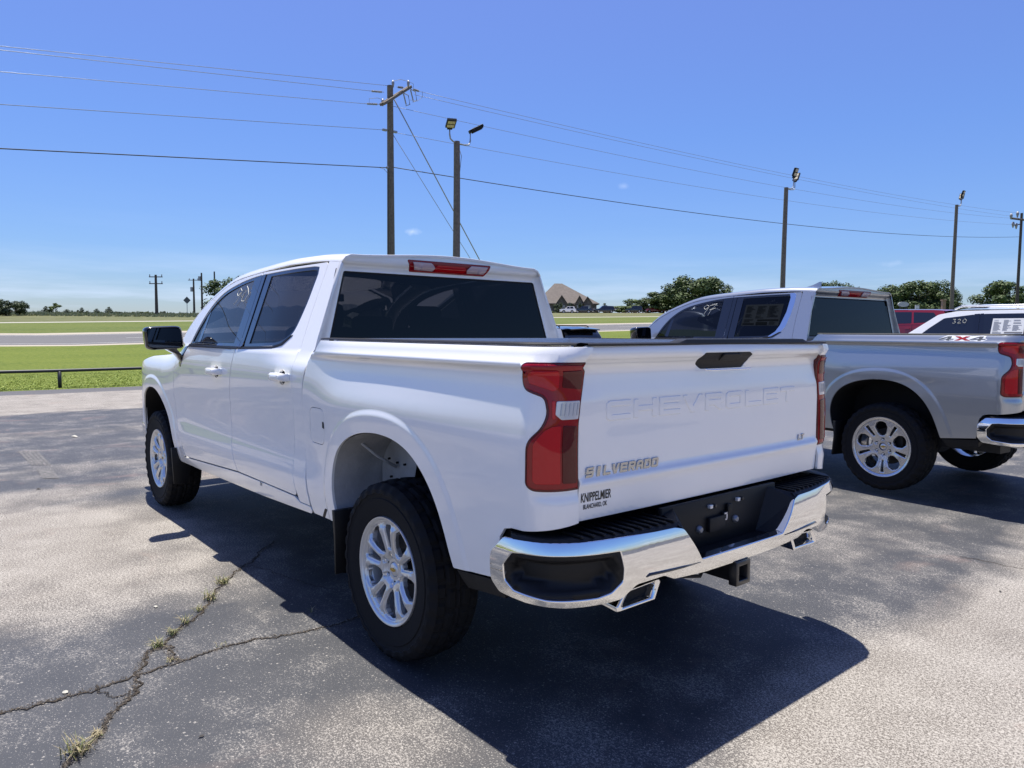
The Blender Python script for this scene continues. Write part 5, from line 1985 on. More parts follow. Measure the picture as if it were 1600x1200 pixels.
# yellow diamond road sign seen edge of the highway
x, y, z = upt(294, 120)
r_ = thing('road_sign', 'small dark diamond road sign standing between the distant poles', 'road sign', (x, y, z), YAW)
MB().tube([(0, 0, 0), (0, 0, 1.9)], .05, 6).build('post', M_GALV, r_)
sg = MB()
sg.box((0, 0, 2.2), (.03, .85, .85), Matrix.Rotation(math.pi/4, 3, 'X'))
sg.build('sign_plate', mat('sign_back', (.09, .10, .10), .5), r_)

# ================================================================== trees and bushes
def leafmat(name, c1, c2):
    m = bpy.data.materials.new(name)
    m.use_nodes = True
    t = m.node_tree
    b = t.nodes['Principled BSDF']
    b.inputs['Roughness'].default_value = .6
    b.inputs['Specular IOR Level'].default_value = .25
    g = N(t, 'ShaderNodeNewGeometry')
    c = mixc(t, g.outputs['Random Per Island'], c1, c2)
    L(t, c, b.inputs['Base Color'])
    return m


tag(CRUMBS.build('crack_crumbs', crumbmat()), 'loose grit and soil crumbs scattered along the pavement cracks', 'grit', kind='stuff')
M_LEAF = leafmat('oak_leaves', (.034, .060, .016), (.085, .120, .034))
M_LEAF2 = leafmat('light_leaves', (.060, .095, .022), (.12, .155, .045))
M_CEDAR = leafmat('cedar_leaves', (.030, .048, .018), (.055, .078, .03))
M_BARK = mat('bark', (.09, .075, .06), .9)


def tree_meshes(seed, W_, H_, leaf, n, m, shape='oak', nb=16):
    """a crown of leaf clumps and a trunk with limbs; returns (trunk object, crown object), unlinked from the scene"""
    r = random.Random(seed)
    mb = MB()
    blobs = []
    for k in range(nb):
        if shape == 'oak':
            a = r.uniform(0, 6.28)
            q = math.sqrt(r.random())
            hz_ = r.uniform(.14, 1)
            w = W_*.5*q*math.sqrt(max(.05, 1-((hz_-.5)/.62)**2))*.85
            blobs.append((w*math.cos(a), w*math.sin(a), H_*hz_*.88, W_*r.uniform(.06, .19)))
        elif shape == 'cedar':
            hz_ = (k+.5)/nb
            w = W_*.5*(1-hz_)*.6
            a = r.uniform(0, 6.28)
            blobs.append((w*math.cos(a), w*math.sin(a), H_*hz_*.95, W_*(.34-.24*hz_)))
        else:
            a = r.uniform(0, 6.28)
            w = W_*.5*math.sqrt(r.random())*.8
            blobs.append((w*math.cos(a), w*math.sin(a), H_*r.uniform(.2, .8)*(1-(w/W_)**2), W_*r.uniform(.10, .2)))
    tot = sum(b[3]**2 for b in blobs)
    V, F = [], []
    for (bx, by, bz, br) in blobs:
        cnt = int(n*br*br/tot)
        for _ in range(cnt):
            d = Vector((r.gauss(0, 1), r.gauss(0, 1), r.gauss(0, 1))).normalized()
            rr = br*(r.uniform(.55, 1.12))
            p = Vector((bx+d.x*rr, by+d.y*rr, max(H_*.04, bz+d.z*rr*.8)))
            nn = (d+Vector((r.uniform(-.8, .8), r.uniform(-.8, .8), r.uniform(-.4, .9)))).normalized()
            t1 = nn.orthogonal().normalized()
            t1.rotate(Matrix.Rotation(r.uniform(0, 6.28), 3, nn))
            t2 = nn.cross(t1)
            s1, s2 = leaf*r.uniform(.6, 1.3), leaf*r.uniform(.4, .9)
            o = len(V)
            V += [tuple(p-t1*s1), tuple(p+t2*s2), tuple(p+t1*s1), tuple(p-t2*s2)]
            F.append((o, o+1, o+2, o+3))
    mb.V, mb.F = V, F
    cr = mb.build('crown', m)
    tb = MB()
    th = H_*(.35 if shape == 'oak' else .2)
    rad = max(.05, W_*.028)
    tb.tube([(0, 0, -.4), (0, 0, th*.5), (r.uniform(-.1, .1)*W_*.3, 0, th)], [rad*1.3, rad, rad*.8], 8)
    for b in blobs[:7]:
        tb.tube([(0, 0, th*.8), (b[0]*.5, b[1]*.5, (th+b[2])/2), (b[0], b[1], b[2])], [rad*.6, rad*.35, rad*.12], 6)
    tr = tb.build('trunk', M_BARK, angle=60)
    for o in (cr, tr):
        C.objects.unlink(o)
    return tr, cr


PROTO = {
    'oak': [tree_meshes(11+i, 10, 8.5, .24, 6500, M_LEAF, 'oak', 34) for i in range(3)],
    'light': [tree_meshes(31+i, 7, 5, .22, 3000, M_LEAF2, 'oak', 14) for i in range(2)],
    'cedar': [tree_meshes(51+i, 3, 3.6, .13, 1500, M_CEDAR, 'cedar', 9) for i in range(2)],
    'bush': [tree_meshes(71+i, 5, 4, .16, 2600, M_CEDAR, 'bush', 14) for i in range(2)],
    'leafy': [tree_meshes(91, 4, 4.4, .18, 1300, M_LEAF2, 'oak', 9)],
}
KW = {'oak': (10, 8.5), 'light': (7, 5), 'cedar': (3, 3.6), 'bush': (5, 4), 'leafy': (4, 4.4)}
tcount = [0]


def tree(kind, u, vtop, vbase_w, Z, label, name='tree', cat='tree', group=None, dz=0):
    """kind at picture column u, crown top at row vtop, vbase_w = width in picture pixels"""
    x, y, z = upt(u, Z)
    top = at_px(u, vtop, Z=Z)[2]
    h = max(.5, top-z-dz)
    w = vbase_w*Z/FPX*(1.75 if kind in ('oak', 'light') else 1.15)
    i = tcount[0]
    tcount[0] += 1
    tr, cr = PROTO[kind][i % len(PROTO[kind])]
    r = thing(name, label, cat, (x, y, z+dz), i*1.3, group)
    kw, kh = KW[kind]
    for s_ in (tr, cr):
        o = link(s_.copy(), r)
        o.scale = (w/kw, w/kw, h/kh)
    return r


TG = 'trees along the far side of the highway'
# left horizon
tree('bush', 12, 463, 48, 95, 'rounded dark cedar thicket cut by the left edge of the view', 'cedar_bush', 'bush')
tree('bush', 36, 466, 20, 97, 'dark cedar standing against the right side of the leftmost thicket', 'cedar_bush', 'bush')
BG_ = 'small cedars and shrubs along the left skyline'
for (k, u, vt, w, lb) in [('cedar', 74, 478, 15, 'small pointed cedar left of the light green sapling'), ('leafy', 90, 473, 22, 'light green leafy sapling on the left skyline'), ('cedar', 107, 483, 16, 'low cedar just right of the light green sapling'),
                          ('cedar', 124, 484, 10, 'first of three little cedars right of the sapling'), ('cedar', 130, 480, 11, 'middle and tallest of three little cedars right of the sapling'), ('cedar', 138, 487, 9, 'third of three little cedars right of the sapling'),
                          ('cedar', 153, 482, 13, 'lone pointed cedar left of the fullest small cedar'), ('cedar', 172, 479, 15, 'fullest small cedar on the left skyline'), ('bush', 186, 487, 12, 'scrubby low bush right of the fullest small cedar'),
                          ('leafy', 218, 487, 16, 'pale low shrub left of the double armed distant pole'), ('bush', 257, 485, 9, 'small dark shrub right of the double armed distant pole'), ('leafy', 233, 489, 14, 'tiny pale shrub at the foot of the double armed distant pole')]:
    tree(k, u, vt, w, 112, lb, 'small_tree' if k != 'bush' else 'bush', 'bush', BG_)
tree('oak', 362, 430, 50, 165, 'large dark oak behind the distant poles, partly behind the windshield of the white pickup', 'oak_tree', 'tree')
# behind the silver pickup: left grove
for (k, u, vt, w, Z, lb) in [
        ('light', 974, 478, 28, 205, 'low light green tree at the left end of the grove'), ('light', 992, 468, 34, 205, 'rounded light tree second from the left end of the grove'),
        ('oak', 1012, 465, 34, 200, 'dark tree rising beside the two light green ones'), ('oak', 1034, 455, 44, 198, 'dark tree below the crest of the grove, left side'),
        ('oak', 1056, 445, 46, 196, 'broad oak left of the tallest tree of the grove'), ('oak', 1080, 430, 50, 195, 'tallest tree of the grove left of the silver pickup cab'),
        ('oak', 1102, 433, 44, 198, 'second tallest tree of the grove, just right of the tallest'), ('oak', 1118, 447, 34, 200, 'last oak of the grove, above the windshield of the silver pickup')]:
    tree(k, u, vt, w, Z, lb, 'grove_tree', 'tree', 'grove left of the silver pickup')
tree('cedar', 943, 473, 16, 215, 'small dark cedar beside the brown house', 'cedar', 'tree')
for (k, u, vt, w, Z, lb) in [
        ('oak', 1287, 441, 26, 175, 'wispy treetop showing just over the roof of the silver pickup'), ('oak', 1310, 442, 34, 172, 'treetop over the middle of the silver pickup roof'), ('oak', 1330, 447, 22, 172, 'low treetop over the right part of the silver pickup roof'),
        ('oak', 1362, 453, 34, 170, 'treetop over the high brake light of the silver pickup'), ('oak', 1385, 447, 44, 160, 'leftmost full oak right of the silver pickup cab'), ('oak', 1410, 446, 46, 158, 'oak second from left in the row above the red car'),
        ('oak', 1433, 439, 50, 156, 'tallest oak in the row above the red car'), ('oak', 1452, 442, 42, 158, 'oak just left of the farthest light pole'), ('oak', 1470, 450, 34, 160, 'shorter oak touching the farthest light pole')]:
    tree(k, u, vt, w, Z, lb, 'oak_tree', 'tree', 'row of oaks right of the silver pickup cab')
for (k, u, vt, w, Z, lb) in [('oak', 1566, 438, 52, 120, 'tall full oak near the right edge behind the white sport utility vehicle'), ('oak', 1532, 463, 32, 122, 'low oak left of the tall one near the right edge'), ('oak', 1600, 455, 30, 125, 'oak crown cut by the right edge of the view')]:
    tree(k, u, vt, w, Z, lb, 'oak_tree', 'tree', 'oaks near the right edge')
for (u, lb, w) in ((872, 'clipped dark bush at the left corner of the house', 16), (889, 'clipped dark bush right of the first gable', 9), (906, 'clipped dark bush beside the house entrance', 8)):
    tree('bush', u, 470, w, 203, lb, 'garden_bush', 'bush', 'bushes in front of the house')
tree('leafy', 862, 486, 12, 200, 'pale rounded ornamental grass clump left of the white pickup', 'ornamental_grass', 'plant')
tree('light', 985, 480, 16, 199, 'light green shrub between the dark parked vehicles', 'shrub', 'bush')

# rough growth along the skyline
mb = MB()
r = random.Random(5)
for k in range(5200):
    u = r.uniform(-60, 330)
    Z = r.uniform(96, 118)
    x, y, z = upt(u, Z)
    h = r.uniform(.10, .38)*(1.7 if r.random() < .06 else 1)
    a = r.uniform(0, 3.14)
    w = r.uniform(.08, .22)
    mb.add([(x-w*math.cos(a), y-w*math.sin(a), z), (x+w*math.cos(a), y+w*math.sin(a), z), (x+r.uniform(-.1, .1), y, z+h)], [(0, 1, 2)])
tag(mb.build('tall_grass', leafmat('dry_growth', (.22, .25, .10), (.42, .40, .22))), 'rough tall grass along the left skyline beyond the second carriageway', 'grass', kind='stuff')
# grass blades on the verge next to the lot
mb = MB()
for k in range(16000):
    x = 18.22+abs(r.gauss(0, 3.2))
    y = r.uniform(-7, 6)
    if x > 27:
        continue
    z = ground_z(x, y)
    a = r.uniform(0, 6.28)
    h = r.uniform(.012, .032)
    w = r.uniform(.006, .016)
    mb.add([(x-w*math.cos(a), y-w*math.sin(a), z), (x+w*math.cos(a), y+w*math.sin(a), z), (x+r.uniform(-.04, .04), y+r.uniform(-.04, .04), z+h)], [(0, 1, 2)])
tag(mb.build('verge_grass', leafmat('verge_blades', (.18, .245, .03), (.30, .36, .07))), 'short bright green grass blades along the lot edge under the pipe rail', 'grass', kind='stuff')

# ================================================================== house
def house():
    x, y, z = upt(888, 212)
    ang = YAW
    M_ROOF = mat('brown_shingles', (.165, .14, .12), .9, bump=(4, .5), bdist=.05, var=(1.5, .25))
    M_STONE = mat('brown_stone', (.19, .16, .135), .9, bump=(5, .8), bdist=.05, var=(2.2, .45, (.10, .085, .075)))
    M_STUC = mat('pale_trim', (.38, .36, .33), .8)
    r_ = thing('house', 'large brown hip roofed stone house with three small front gables', 'house', (x, y, z), ang)
    k = 212/FPX
    # local: X away from camera, Y left (so picture right is -Y)
    Y = lambda u: -(u-888)*k
    hgt = lambda v: (491-v)*k
    e = hgt(474.5)
    ov = .5
    yl, yr = Y(836), Y(934)
    ridge = hgt(441.5)
    wl = MB().box((7, (yl+yr)/2, e/2), (14, abs(yl-yr)-1.2, e))
    wl.build('wall', M_STONE, r_)
    x0, x1 = -.5, 14.5
    y0, y1 = yl+.2, yr-.2
    rl, rr = Y(867), Y(879)
    V = [(x0, y0, e), (x0, y1, e), (x1, y1, e), (x1, y0, e), (6.5, rl, ridge), (6.5, rr, ridge), (x0, y0, e-.25), (x0, y1, e-.25), (x1, y1, e-.25), (x1, y0, e-.25)]
    MB().add(V, [(0, 1, 5, 4), (1, 2, 5), (2, 3, 4, 5), (3, 0, 4), (0, 6, 7, 1), (1, 7, 8, 2), (2, 8, 9, 3), (3, 9, 6, 0), (9, 8, 7, 6)]).build('roof', M_ROOF, r_, fix=True)
    for (u, half, vt) in ((876, 9.0, 462.5), (903.5, 7.0, 463), (916, 8.0, 464.5)):
        cy = Y(u)
        w = half*k
        zt = hgt(vt)
        zb = hgt(476)
        g = MB().add([(-1.2, cy+w, 0), (-1.2, cy-w, 0), (-1.2, cy-w, zb), (-1.2, cy, zt), (-1.2, cy+w, zb), (1.5, cy+w, 0), (1.5, cy-w, 0), (1.5, cy-w, zb), (4.5, cy, zt), (1.5, cy+w, zb)],
                     [(0, 1, 2, 3, 4), (1, 6, 7, 2), (0, 4, 9, 5)])
        go = g.build('gable', M_STONE, r_)
        MB().add([(-1.6, cy+w+.3, zb-.2), (-1.6, cy, zt+.15), (6, cy, zt+.15), (3, cy+w+.3, zb-.2), (-1.6, cy-w-.3, zb-.2), (3, cy-w-.3, zb-.2),
                  (-1.6, cy+w+.3, zb-.42), (-1.6, cy, zt-.1), (-1.6, cy-w-.3, zb-.42)],
                 [(0, 1, 2, 3), (1, 4, 5, 2), (0, 6, 7, 1), (1, 7, 8, 4)]).build('gable_roof', M_ROOF, go)
        MB().box((-1.28, cy, hgt(479.5)), (.2, w*1.15, .7)).build('window_awning', M_STUC, go)
        wn = MB().box((-1.25, cy, hgt(484.5)), (.15, w*.9, 1.3)).build('window', mat('house_glass', (.03, .035, .04), .1, 0, .5), go)
        MB().box((-1.34, cy, hgt(484.5)), (.06, .09, 1.3)).box((-1.34, cy, hgt(484.5)), (.06, w*.9, .08)).build('window_frame', M_STUC, wn)
    MB().box((-.1, Y(893), hgt(484)), (.3, 1.6, 2.2)).build('entrance', mat('dark_doorway', (.03, .027, .025), .7), r_)
    MB().box((-.3, Y(889), hgt(482)), (.4, .35, 3.2)).box((-.3, Y(897), hgt(482)), (.4, .35, 3.2)).build('porch_column', M_STUC, r_)
    MB().box((7, Y(925), e*.45), (14.3, 1.2, .9)).build('wall_band', M_STUC, r_)


house()
# pale drive in front of the house
x, y, z = upt(905, 196)
pv = MB()
rows = []
for d in (0, 9):
    rows.append([(upt(u, 190+d)[0], upt(u, 190+d)[1], upt(u, 190+d)[2]+.05) for u in np.linspace(858, 1010, 12)])
tag(pv.grid(rows).build('house_drive', M_SHOUL), kind='structure')
# signs far at right
for (u, v, w, h, c, lb) in ((1104, 474.5, 14, 9, (.45, .52, .60), 'pale blue billboard in front of the grove above the silver pickup windshield'), (1387, 477, 9, 11, (.55, .50, .44), 'pale arched sign just right of the silver pickup cab'),
                            (1412, 475.5, 17, 8, (.42, .44, .42), 'grey green oval sign above the red car'), (1433, 480, 6, 7, (.6, .6, .58), 'little white box sign above the red car'), (1474, 478, 5, 16, (.28, .18, .12), 'narrow brown stone pillar left of the farthest light pole')):
    Z = 120
    p = at_px(u, v, Z=Z)
    x, y, z = upt(u, Z)
    k = Z/FPX
    s_ = thing('sign' if 'pillar' not in lb else 'stone_pillar', lb, 'sign' if 'pillar' not in lb else 'pillar', (p[0], p[1], z), YAW)
    zz = p[2]-z
    m_ = mat('sign_'+str(int(u)), c, .7)
    if 'oval' in lb or 'arched' in lb:
        P = [(0, w*k/2*math.cos(a), zz+h*k/2*math.sin(a)) for a in np.linspace(0, 2*math.pi, 24, endpoint=False)]
        if 'arched' in lb:
            P = [(0, w*k/2*math.cos(a), zz+h*k/2*max(-.6, math.sin(a))) for a in np.linspace(0, 2*math.pi, 24, endpoint=False)]
        V = P+[(.25, b_, c_) for _, b_, c_ in P]
        MB().add(V, [tuple(range(24)), tuple(reversed(range(24, 48)))]+[(i, 24+i, 24+(i+1) % 24, (i+1) % 24) for i in range(24)]).build('sign_panel', m_, s_, fix=True)
    elif 'pillar' in lb:
        MB().box((0, 0, (zz+h*k/2)/2), (.5, w*k, zz+h*k/2)).box((0, 0, zz+h*k/2+.1), (.7, w*k*1.3, .2)).build('stone_shaft', m_, s_, fix=True)
    else:
        MB().box((0, 0, zz), (.2, w*k, h*k)).build('sign_panel', m_, s_)
        MB().box((-.12, 0, zz+h*k/2-.06), (.05, w*k, .12)).box((-.12, 0, zz-h*k/2+.06), (.05, w*k, .12)).build('sign_frame', M_GALV, s_)
    if 'pillar' not in lb:
        MB().box((.1, w*k*.3, zz/2), (.15, .15, zz)).box((.1, -w*k*.3, zz/2), (.15, .15, zz)).build('sign_post', M_DARKM, s_)

# ================================================================== other vehicles
def cpanel(name, out_, prof, w, m, parent, holes=(), s=1, y_off=0, step=.15, depth=.02):
    """side sheet of a simple car: y from a height profile"""
    f = lambda x, z: np.stack([x, w(x, z)+y_off, z], -1)
    return panel(name, out_, f, (0, 1, 0), m, parent, holes=holes, step=step, bstep=.08, r=.004, depth=depth, mirror=s < 0)


def simple_wheel(parent, x, y, R, s, m=None):
    w = bpy.data.objects.new('wheel', None)
    link(w, parent)
    w.location = (x, y*s, R)
    if s < 0:
        w.rotation_euler = (0, 0, math.pi)
    MB().revolve([(R*.62, -.02), (R*.7, .0), (R*.93, .0), (R, -.03), (R, -.2), (R*.9, -.23), (R*.6, -.23)], 28).build('tyre', M_RUBBER, w, angle=40)
    r_ = MB().revolve([(.0001, -.03), (R*.16, -.03), (R*.2, -.05)], 20)
    r_.revolve([(R*.55, -.03), (R*.63, -.01), (R*.62, -.12)], 28)
    for k in range(5):
        a = 2*math.pi*k/5
        r_.box((R*.38*math.cos(a), -.045, R*.38*math.sin(a)), (R*.5, .02, R*.13), Matrix.Rotation(-a, 3, 'Y'))
    r_.build('rim', m or M_ALLOY, w)
    MB().revolve([(.0001, -.13), (R*.6, -.13)], 20).build('brake_disc', M_DARKM, w)


def car(name, label, cat, loc, rz, paint, P, group=None):
    """P: dict with side outline of body, cabin outline, windows, axles"""
    x, y = loc[:2]
    z = loc[2] if len(loc) > 2 else ground_z(x, y)
    root = thing(name, label, cat, (x, y, z), rz, group)
    hw = P['hw']
    zb = P['belt']
    tb = P.get('tumble', .32)
    nose_x = P['body'][-1][0]

    def wf(x_, z_):
        x_ = np.asarray(x_, float)
        z_ = np.asarray(z_, float)
        y_ = hw-.05*np.clip((.55-z_)/.3, 0, 1)**2-.035*sst(z_, zb-.35, zb)
        y_ = y_-np.clip(z_-zb, 0, 9)*tb
        y_ = y_-.16*np.clip((x_-P['L']*.5+.55)/.55, 0, 1)**2-.10*np.clip((-P['L']*.5+.4-x_)/.4, 0, 1)**2
        return y_
    R = P['R']
    arches = []
    bo = P['body']
    for s in (1, -1):
        arcs = []
        out_ = []
        zl = P.get('sill', .32)
        xs_ = sorted(P['axles'])
        out_ = [(bo[0][0], bo[0][1])]
        base = []
        for ax in xs_:
            ra = R+.06
            a0 = math.asin(min(1, (R-zl)/ra))
            angs = np.linspace(math.pi+a0, -a0, 15)
            base += [(ax+ra*math.cos(a), R+ra*math.sin(a)) for a in angs]
        low = [(-P['L']/2+.12, zl+.08)]+base+[(P['L']/2-.12, zl+.08)]
        outline = rpoly([(p[0], p[1], .0) for p in low]+[(p[0], p[1], .06) for p in P['body']], .04)
        sd = cpanel('body_side', outline, None, wf, paint, root, s=s)
        co = rpoly([(a, b_, .05) for a, b_ in P['cabin']], .05)
        wins = [rpoly([(a, b_, .03) for a, b_ in w_], .03) for w_ in P['windows']]
        cb_ = cpanel('cabin_side', co, None, wf, P.get('pillar', paint), root, holes=[], s=s, y_off=.0)
        for w_ in wins:
            cpanel('side_window', w_, None, wf, P.get('glass', M_GLASSD2), cb_, s=s, y_off=.006, depth=.006)
        for t_ in P.get('trims', []):
            cpanel('pillar_trim', rpoly([(a, b_, .01) for a, b_ in t_[0]], .01), None, wf, t_[1], cb_, s=s, y_off=.009, depth=.008)
        for dx in P.get('doors', []):
            cpanel('door_seam', [(dx, zl+.15), (dx+.012, zl+.15), (dx+.012, zb-.01), (dx, zb-.01)], None, wf, M_SEAM, sd, s=s, y_off=.003, depth=0)
            cpanel('door_handle', rpoly([(dx+.08, zb-.16), (dx+.26, zb-.16), (dx+.26, zb-.125), (dx+.08, zb-.125)], .01), None, wf, P.get('handle', paint), sd, s=s, y_off=.03, depth=.03)
        for ax in xs_:
            simple_wheel(root, ax, hw-.03, R, s)
            MB().revolve([(R+.05, -.35), (R+.06, -.01)], 24, 'y', (ax, 0, R)).build('wheel_arch', M_SEAM, root, mirror=s < 0).location = (0, (hw-.03)*s, 0)
        rbox('side_mirror', (P['mirror'][0], s*(hw+.10), P['mirror'][1]), (.14, .24, .16), P.get('mirrorm', paint), root, .04)
        lx = P['L']/2-.10
        rbox('headlight', (lx-.12, s*(hw-.32), P['lampz']), (.22, .36, .12), M_CLEAR, root, .03)
        rbox('tail_light', (-lx+.04, s*(hw-.17), P['tailz']), (.18, .22, .22), M_RED, root, .03)
    # skins across: body deck then cabin roof
    def skin(nm, pts, m_, inset_=0.0, n=9, crown=.03):
        pr = spl(pts, 5)
        rows = []
        for (a, b_) in pr:
            yy = float(wf(np.array([a]), np.array([b_]))[()][0])-inset_
            rows.append([(a, yy*q, b_+crown*(1-q*q)) for q in np.linspace(-1, 1, n)])
        return MB().grid(rows).build(nm, m_, root, smooth=True, fix=True)
    skin('hood', P['hoodp'], paint)
    skin('rear_deck', P['deckp'], paint, crown=.0 if P.get('bed') else .03)
    skin('nose', P['nosep'], paint, crown=0)
    skin('tail', P['tailp'], paint, crown=0)
    skin('roof', P['roofp'], P.get('roofm', paint), crown=.04)
    skin('windshield', P['wsp'], P.get('glass', M_GLASSD2), .03)
    skin('rear_window', P['rwp'], P.get('glass', M_GLASSD2), .05, crown=.01)
    L2 = P['L']/2
    MB().box((L2-.06, 0, P['lampz']-.18), (.10, hw*1.2, .22)).build('grille', M_BLACKP, root, bevel=.02)
    rbox('front_bumper', (L2-.08, 0, .48), (.26, hw*1.86, .20), P.get('bump', M_BLACKP), root, .05)
    rbox('rear_bumper', (-L2+.08, 0, .50), (.26, hw*1.86, .20), P.get('bump', M_BLACKP), root, .05)
    MB().box((0, 0, .42), (P['L']-.8, hw*1.5, .22)).build('chassis', M_SEAM, root)
    MB().box((.0, 0, zb-.25), (P['cabin'][2][0]*0+2.2, hw*1.7, .4)).build('interior', M_SEAM, root, bevel=.05)
    return root


M_GLASSD2 = mat('dark_car_glass', (.008, .009, .011), .04, 0, .6, spec=.7)
M_REDP = mat('red_paint', (.26, .006, .012), .3, .2, 1.0)
M_BLKP2 = mat('black_paint', (.010, .011, .013), .25, 0, 1.0)
M_NAVY = mat('dark_blue_paint', (.015, .02, .032), .25, 0, 1.0)
M_GREYP = mat('light_grey_paint', (.42, .44, .46), .3, .3, 1.0)


def suvP(L_=4.8, hw=.94, H=1.70, belt=1.08, R=.37, **k):
    a, b = -L_/2, L_/2
    P = dict(L=L_, hw=hw, belt=belt, R=R, axles=[a+.95, b-.92], sill=.30,
             body=[(b-.02, .62), (b-.06, .86), (b-.35, 1.0), (b-1.15, belt+.01), (a+.25, belt+.04), (a+.02, .95), (a+.0, .60)],
             cabin=[(b-1.12, belt-.01), (b-1.45, belt+.20), (b-1.95, H-.10), (b-2.3, H-.04), (a+.75, H-.06), (a+.38, H-.10), (a+.10, belt+.02)],
             windows=[[(b-1.42, belt+.03), (b-1.62, belt+.22), (b-1.98, H-.17), (b-2.42, H-.11), (b-2.42, belt+.04)],
                      [(b-2.50, belt+.04), (b-2.50, H-.11), (b-3.30, H-.12), (b-3.38, belt+.06)],
                      [(b-3.46, belt+.07), (b-3.38, H-.13), (a+.72, H-.16), (a+.45, belt+.12)]],
             hoodp=[(b-.35, 1.0), (b-.8, 1.06), (b-1.2, belt+.0)], deckp=[(a+.25, belt), (a+.12, belt-.03), (a+.03, .97)],
             nosep=[(b-.35, 1.0), (b-.08, .86), (b-.02, .62), (b-.12, .38)], tailp=[(a+.04, .98), (a, .60), (a+.1, .38)],
             roofp=[(b-1.95, H-.11), (b-2.3, H-.04), (0, H-.02), (a+.75, H-.06), (a+.30, H-.11)], wsp=[(b-1.15, belt), (b-1.5, belt+.24), (b-1.93, H-.11)],
             rwp=[(a+.38, H-.13), (a+.2, belt+.25), (a+.12, belt)], doors=[b-2.48, b-3.42], mirror=(b-1.50, belt+.08), lampz=.86, tailz=.98)
    P.update(k)
    return P


def pickP(L_=5.7, hw=.95, H=1.80, belt=1.15, R=.38, **k):
    a, b = -L_/2, L_/2
    P = dict(L=L_, hw=hw, belt=belt, R=R, axles=[a+1.15, b-.95], sill=.38, bed=1,
             body=[(b-.02, .62), (b-.05, .98), (b-.35, 1.10), (b-1.35, belt+.01), (a+.05, belt+.03), (a+.0, .60)],
             cabin=[(b-1.30, belt-.01), (b-1.6, belt+.25), (b-1.98, H-.08), (b-2.3, H-.04), (b-3.55, H-.05), (b-3.75, H-.12), (b-3.85, belt)],
             windows=[[(b-1.52, belt+.04), (b-1.75, belt+.30), (b-2.02, H-.14), (b-2.55, H-.11), (b-2.55, belt+.04)], [(b-2.65, belt+.04), (b-2.65, H-.11), (b-3.50, H-.12), (b-3.60, belt+.06)]],
             hoodp=[(b-.35, 1.10), (b-.8, 1.14), (b-1.35, belt)], deckp=[(b-3.8, belt-.35), (a+.5, belt-.35), (a+.06, belt-.35)],
             nosep=[(b-.35, 1.10), (b-.05, .98), (b-.02, .62), (b-.12, .42)], tailp=[(a+.04, belt+.03), (a, .60), (a+.1, .45)],
             roofp=[(b-1.98, H-.09), (b-2.3, H-.04), (b-3.55, H-.05), (b-3.75, H-.12)], wsp=[(b-1.35, belt), (b-1.62, belt+.25), (b-1.97, H-.09)],
             rwp=[(b-3.75, H-.13), (b-3.82, belt+.3), (b-3.85, belt-.3)], doors=[b-2.6, b-3.7], mirror=(b-1.60, belt+.10), lampz=.92, tailz=1.0, bump=M_CHROME)
    P.update(k)
    return P


# white SUV beyond the silver pickup (right edge)
b = 5.35/2
SP = suvP(5.35, 1.0, 1.93, 1.22, .41, pillar=M_WHITE, glass=M_GLASSF2 if 'M_GLASSF2' in globals() else M_GLASSD2)
SP['body'] = [(b-.02, .7), (b-.06, 1.0), (b-.35, 1.12), (b-1.35, 1.23), (-b+.25, 1.25), (-b+.02, 1.1), (-b, .6)]
SP['hoodp'] = [(b-.35, 1.12), (b-.8, 1.18), (b-1.35, 1.22)]
SP['nosep'] = [(b-.35, 1.12), (b-.08, 1.0), (b-.02, .7), (b-.12, .42)]
SP['cabin'] = [(b-1.30, 1.20), (b-1.62, 1.42), (b-2.15, 1.80), (b-2.55, 1.87), (-b+.75, 1.87), (-b+.38, 1.83), (-b+.08, 1.24)]
SP['windows'] = [[(b-1.72, 1.25), (b-2.0, 1.50), (b-2.28, 1.715), (b-2.88, 1.79), (b-2.93, 1.26)], [(b-3.12, 1.26), (b-3.06, 1.80), (b-3.95, 1.80), (b-4.02, 1.28)], [(b-4.12, 1.28), (b-4.05, 1.80), (-b+.55, 1.78), (-b+.36, 1.30)]]
SP['wsp'] = [(b-1.35, 1.22), (b-1.70, 1.45), (b-2.13, 1.80)]
SP['roofp'] = [(b-2.13, 1.80), (b-2.55, 1.87), (0, 1.90), (-b+.75, 1.87), (-b+.30, 1.82)]
SP['rwp'] = [(-b+.38, 1.80), (-b+.2, 1.5), (-b+.10, 1.24)]
SP['trims'] = [([(b-2.93, 1.25), (b-2.88, 1.80), (b-2.985, 1.805), (b-3.02, 1.25)], M_GLOSSB), ([(b-3.03, 1.25), (b-2.995, 1.805), (b-3.06, 1.81), (b-3.12, 1.25)], M_GLOSSB)]
SP['doors'] = [b-3.0, b-4.05]
suv = car('sport_utility_vehicle', 'white sport utility vehicle with roof rails and window sticker, cut by right edge', 'suv', (3.05, -15.8, .12), math.radians(-5.3), M_WHITE, SP)
for s in (1, -1):
    rr_ = MB().tube([(-1.9, s*.66, 1.90), (-1.8, s*.67, 1.965), (.1, s*.67, 1.975), (.25, s*.66, 1.915)], .022, 8)
    rr_.build('roof_rail', M_ALLOY, suv, smooth=True)
fr = [[(x_, w_, 1.93), (x_, w_*.3, 1.93+h_), (x_, -w_*.3, 1.93+h_), (x_, -w_, 1.93)] for x_, h_, w_ in ((-1.5, .05, .01), (-1.45, .06, .02), (-1.25, .005, .02))]
MB().grid(fr, close=True).build('roof_aerial', M_WHITE, suv, fix=True)


